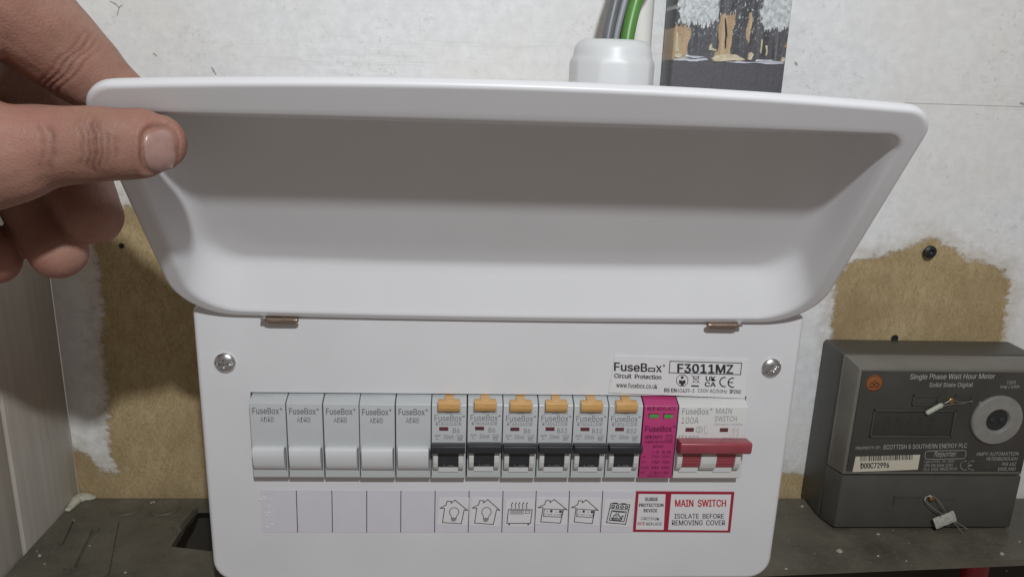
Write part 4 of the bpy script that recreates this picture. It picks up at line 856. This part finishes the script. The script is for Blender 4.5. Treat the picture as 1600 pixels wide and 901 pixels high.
    # gentle unevenness of flesh
    lump = np.sin(V[:, 0]*310+1)*np.sin(V[:, 1]*290)*np.sin(V[:, 2]*330+2); disp += .00025*lump
    V = V+N*disp[:, None]; me2.vertices.foreach_set('co', V.ravel()); me2.update(); me2.name = 'person'
    for nm, ar in (('crease', crease), ('pink', pink)): at = me2.attributes.new(nm, 'FLOAT', 'POINT'); at.data.foreach_set('value', ar.astype(np.float32))
    o = link('person', me2, 'skin', None, 180); tag(o, 'bare left hand holding the raised white lid between thumb and fingers', 'hand')
    # thumbnail: curved plate laid on the front surface
    from mathutils.bvhtree import BVHTree
    bv = BVHTree.FromPolygons([Vector(p) for p in V], [tuple(p.vertices) for p in me2.polygons])
    nb = bmesh.new(); nr, na = 9, 40; rows = []
    for i in range(nr):
        f = (i+.05)/(nr-1+.05); row = []
        for k in range(na):
            a_ = 2*math.pi*k/na; ca, sa = math.cos(a_), math.sin(a_); sq = (abs(ca)**3.6+abs(sa)**3.6)**(-1/3.6)
            px, py = 250+24*f*sq*ca*(1-.10*sa*(ca < 0))+1.5*f*sa, 235+32*f*sq*sa
            dr = Vector(AF+AR*(px-800)/F-AU*(py-450.5)/F).normalized(); h = bv.ray_cast(Vector(CAM), dr)
            row.append(h[0] if h[0] is not None else None if i == 0 else Vector(P(px, py, 1, rows[0][0].y)))
        rows.append(row)
    # smooth plate: fit a quadric so the nail does not follow the skin bumps
    pts = np.array([p[:] for r in rows[:-1] for p in r]); c0 = pts.mean(0); xx, zz = pts[:, 0]-c0[0], pts[:, 2]-c0[2]
    A = np.stack([np.ones_like(xx), xx, zz, xx*xx, xx*zz, zz*zz], 1); co = np.linalg.lstsq(A, pts[:, 1], rcond=None)[0]
    def surf(x, z): x -= c0[0]; z -= c0[2]; return float(np.dot(co, [1, x, z, x*x, x*z, z*z]))
    VR = []
    for i, r in enumerate(rows):
        f = i/(nr-1); VR.append([nb.verts.new((p.x, surf(p.x, p.z)-.00055+(.0008 if i == nr-1 else .0002*max(0, f-.8)*5), p.z)) for p in r])
    nb.faces.new(VR[0][::-1])
    for A_, B_ in zip(VR, VR[1:]):
        for k in range(na): nb.faces.new((A_[k], A_[(k+1) % na], B_[(k+1) % na], B_[k]))
    nl = bm_obj('thumbnail', nb, 'nail', o, 180)
    return o
hand()
# small dark splinters and brush hairs stuck in the wall paint
def wall_marks():
    b = bmesh.new(); y = WY-.0008
    for L, wd in (([(172, 2), (180, 6), (186, 12), (183, 24)], .0005), ([(186, 12), (191, 8)], .0004), ([(331, 106), (334, 111), (337, 116)], .0007), ([(1243, 98), (1245, 101)], .0012), ([(1595, 161), (1600, 163)], .0012), ([(240, 84), (244, 87)], .0008)):
        ribbon(b, [tuple(P(a, c, 1, y)[[0, 2]]) for a, c in L], wd, y)
    o = print_obj('paint_specks', b, mat('dark_fleck', (.40, .37, .32), .8), None); tag(o, 'tiny dark splinters and hairs caught in the white wall paint', 'specks'); o['kind'] = 'stuff'
wall_marks()
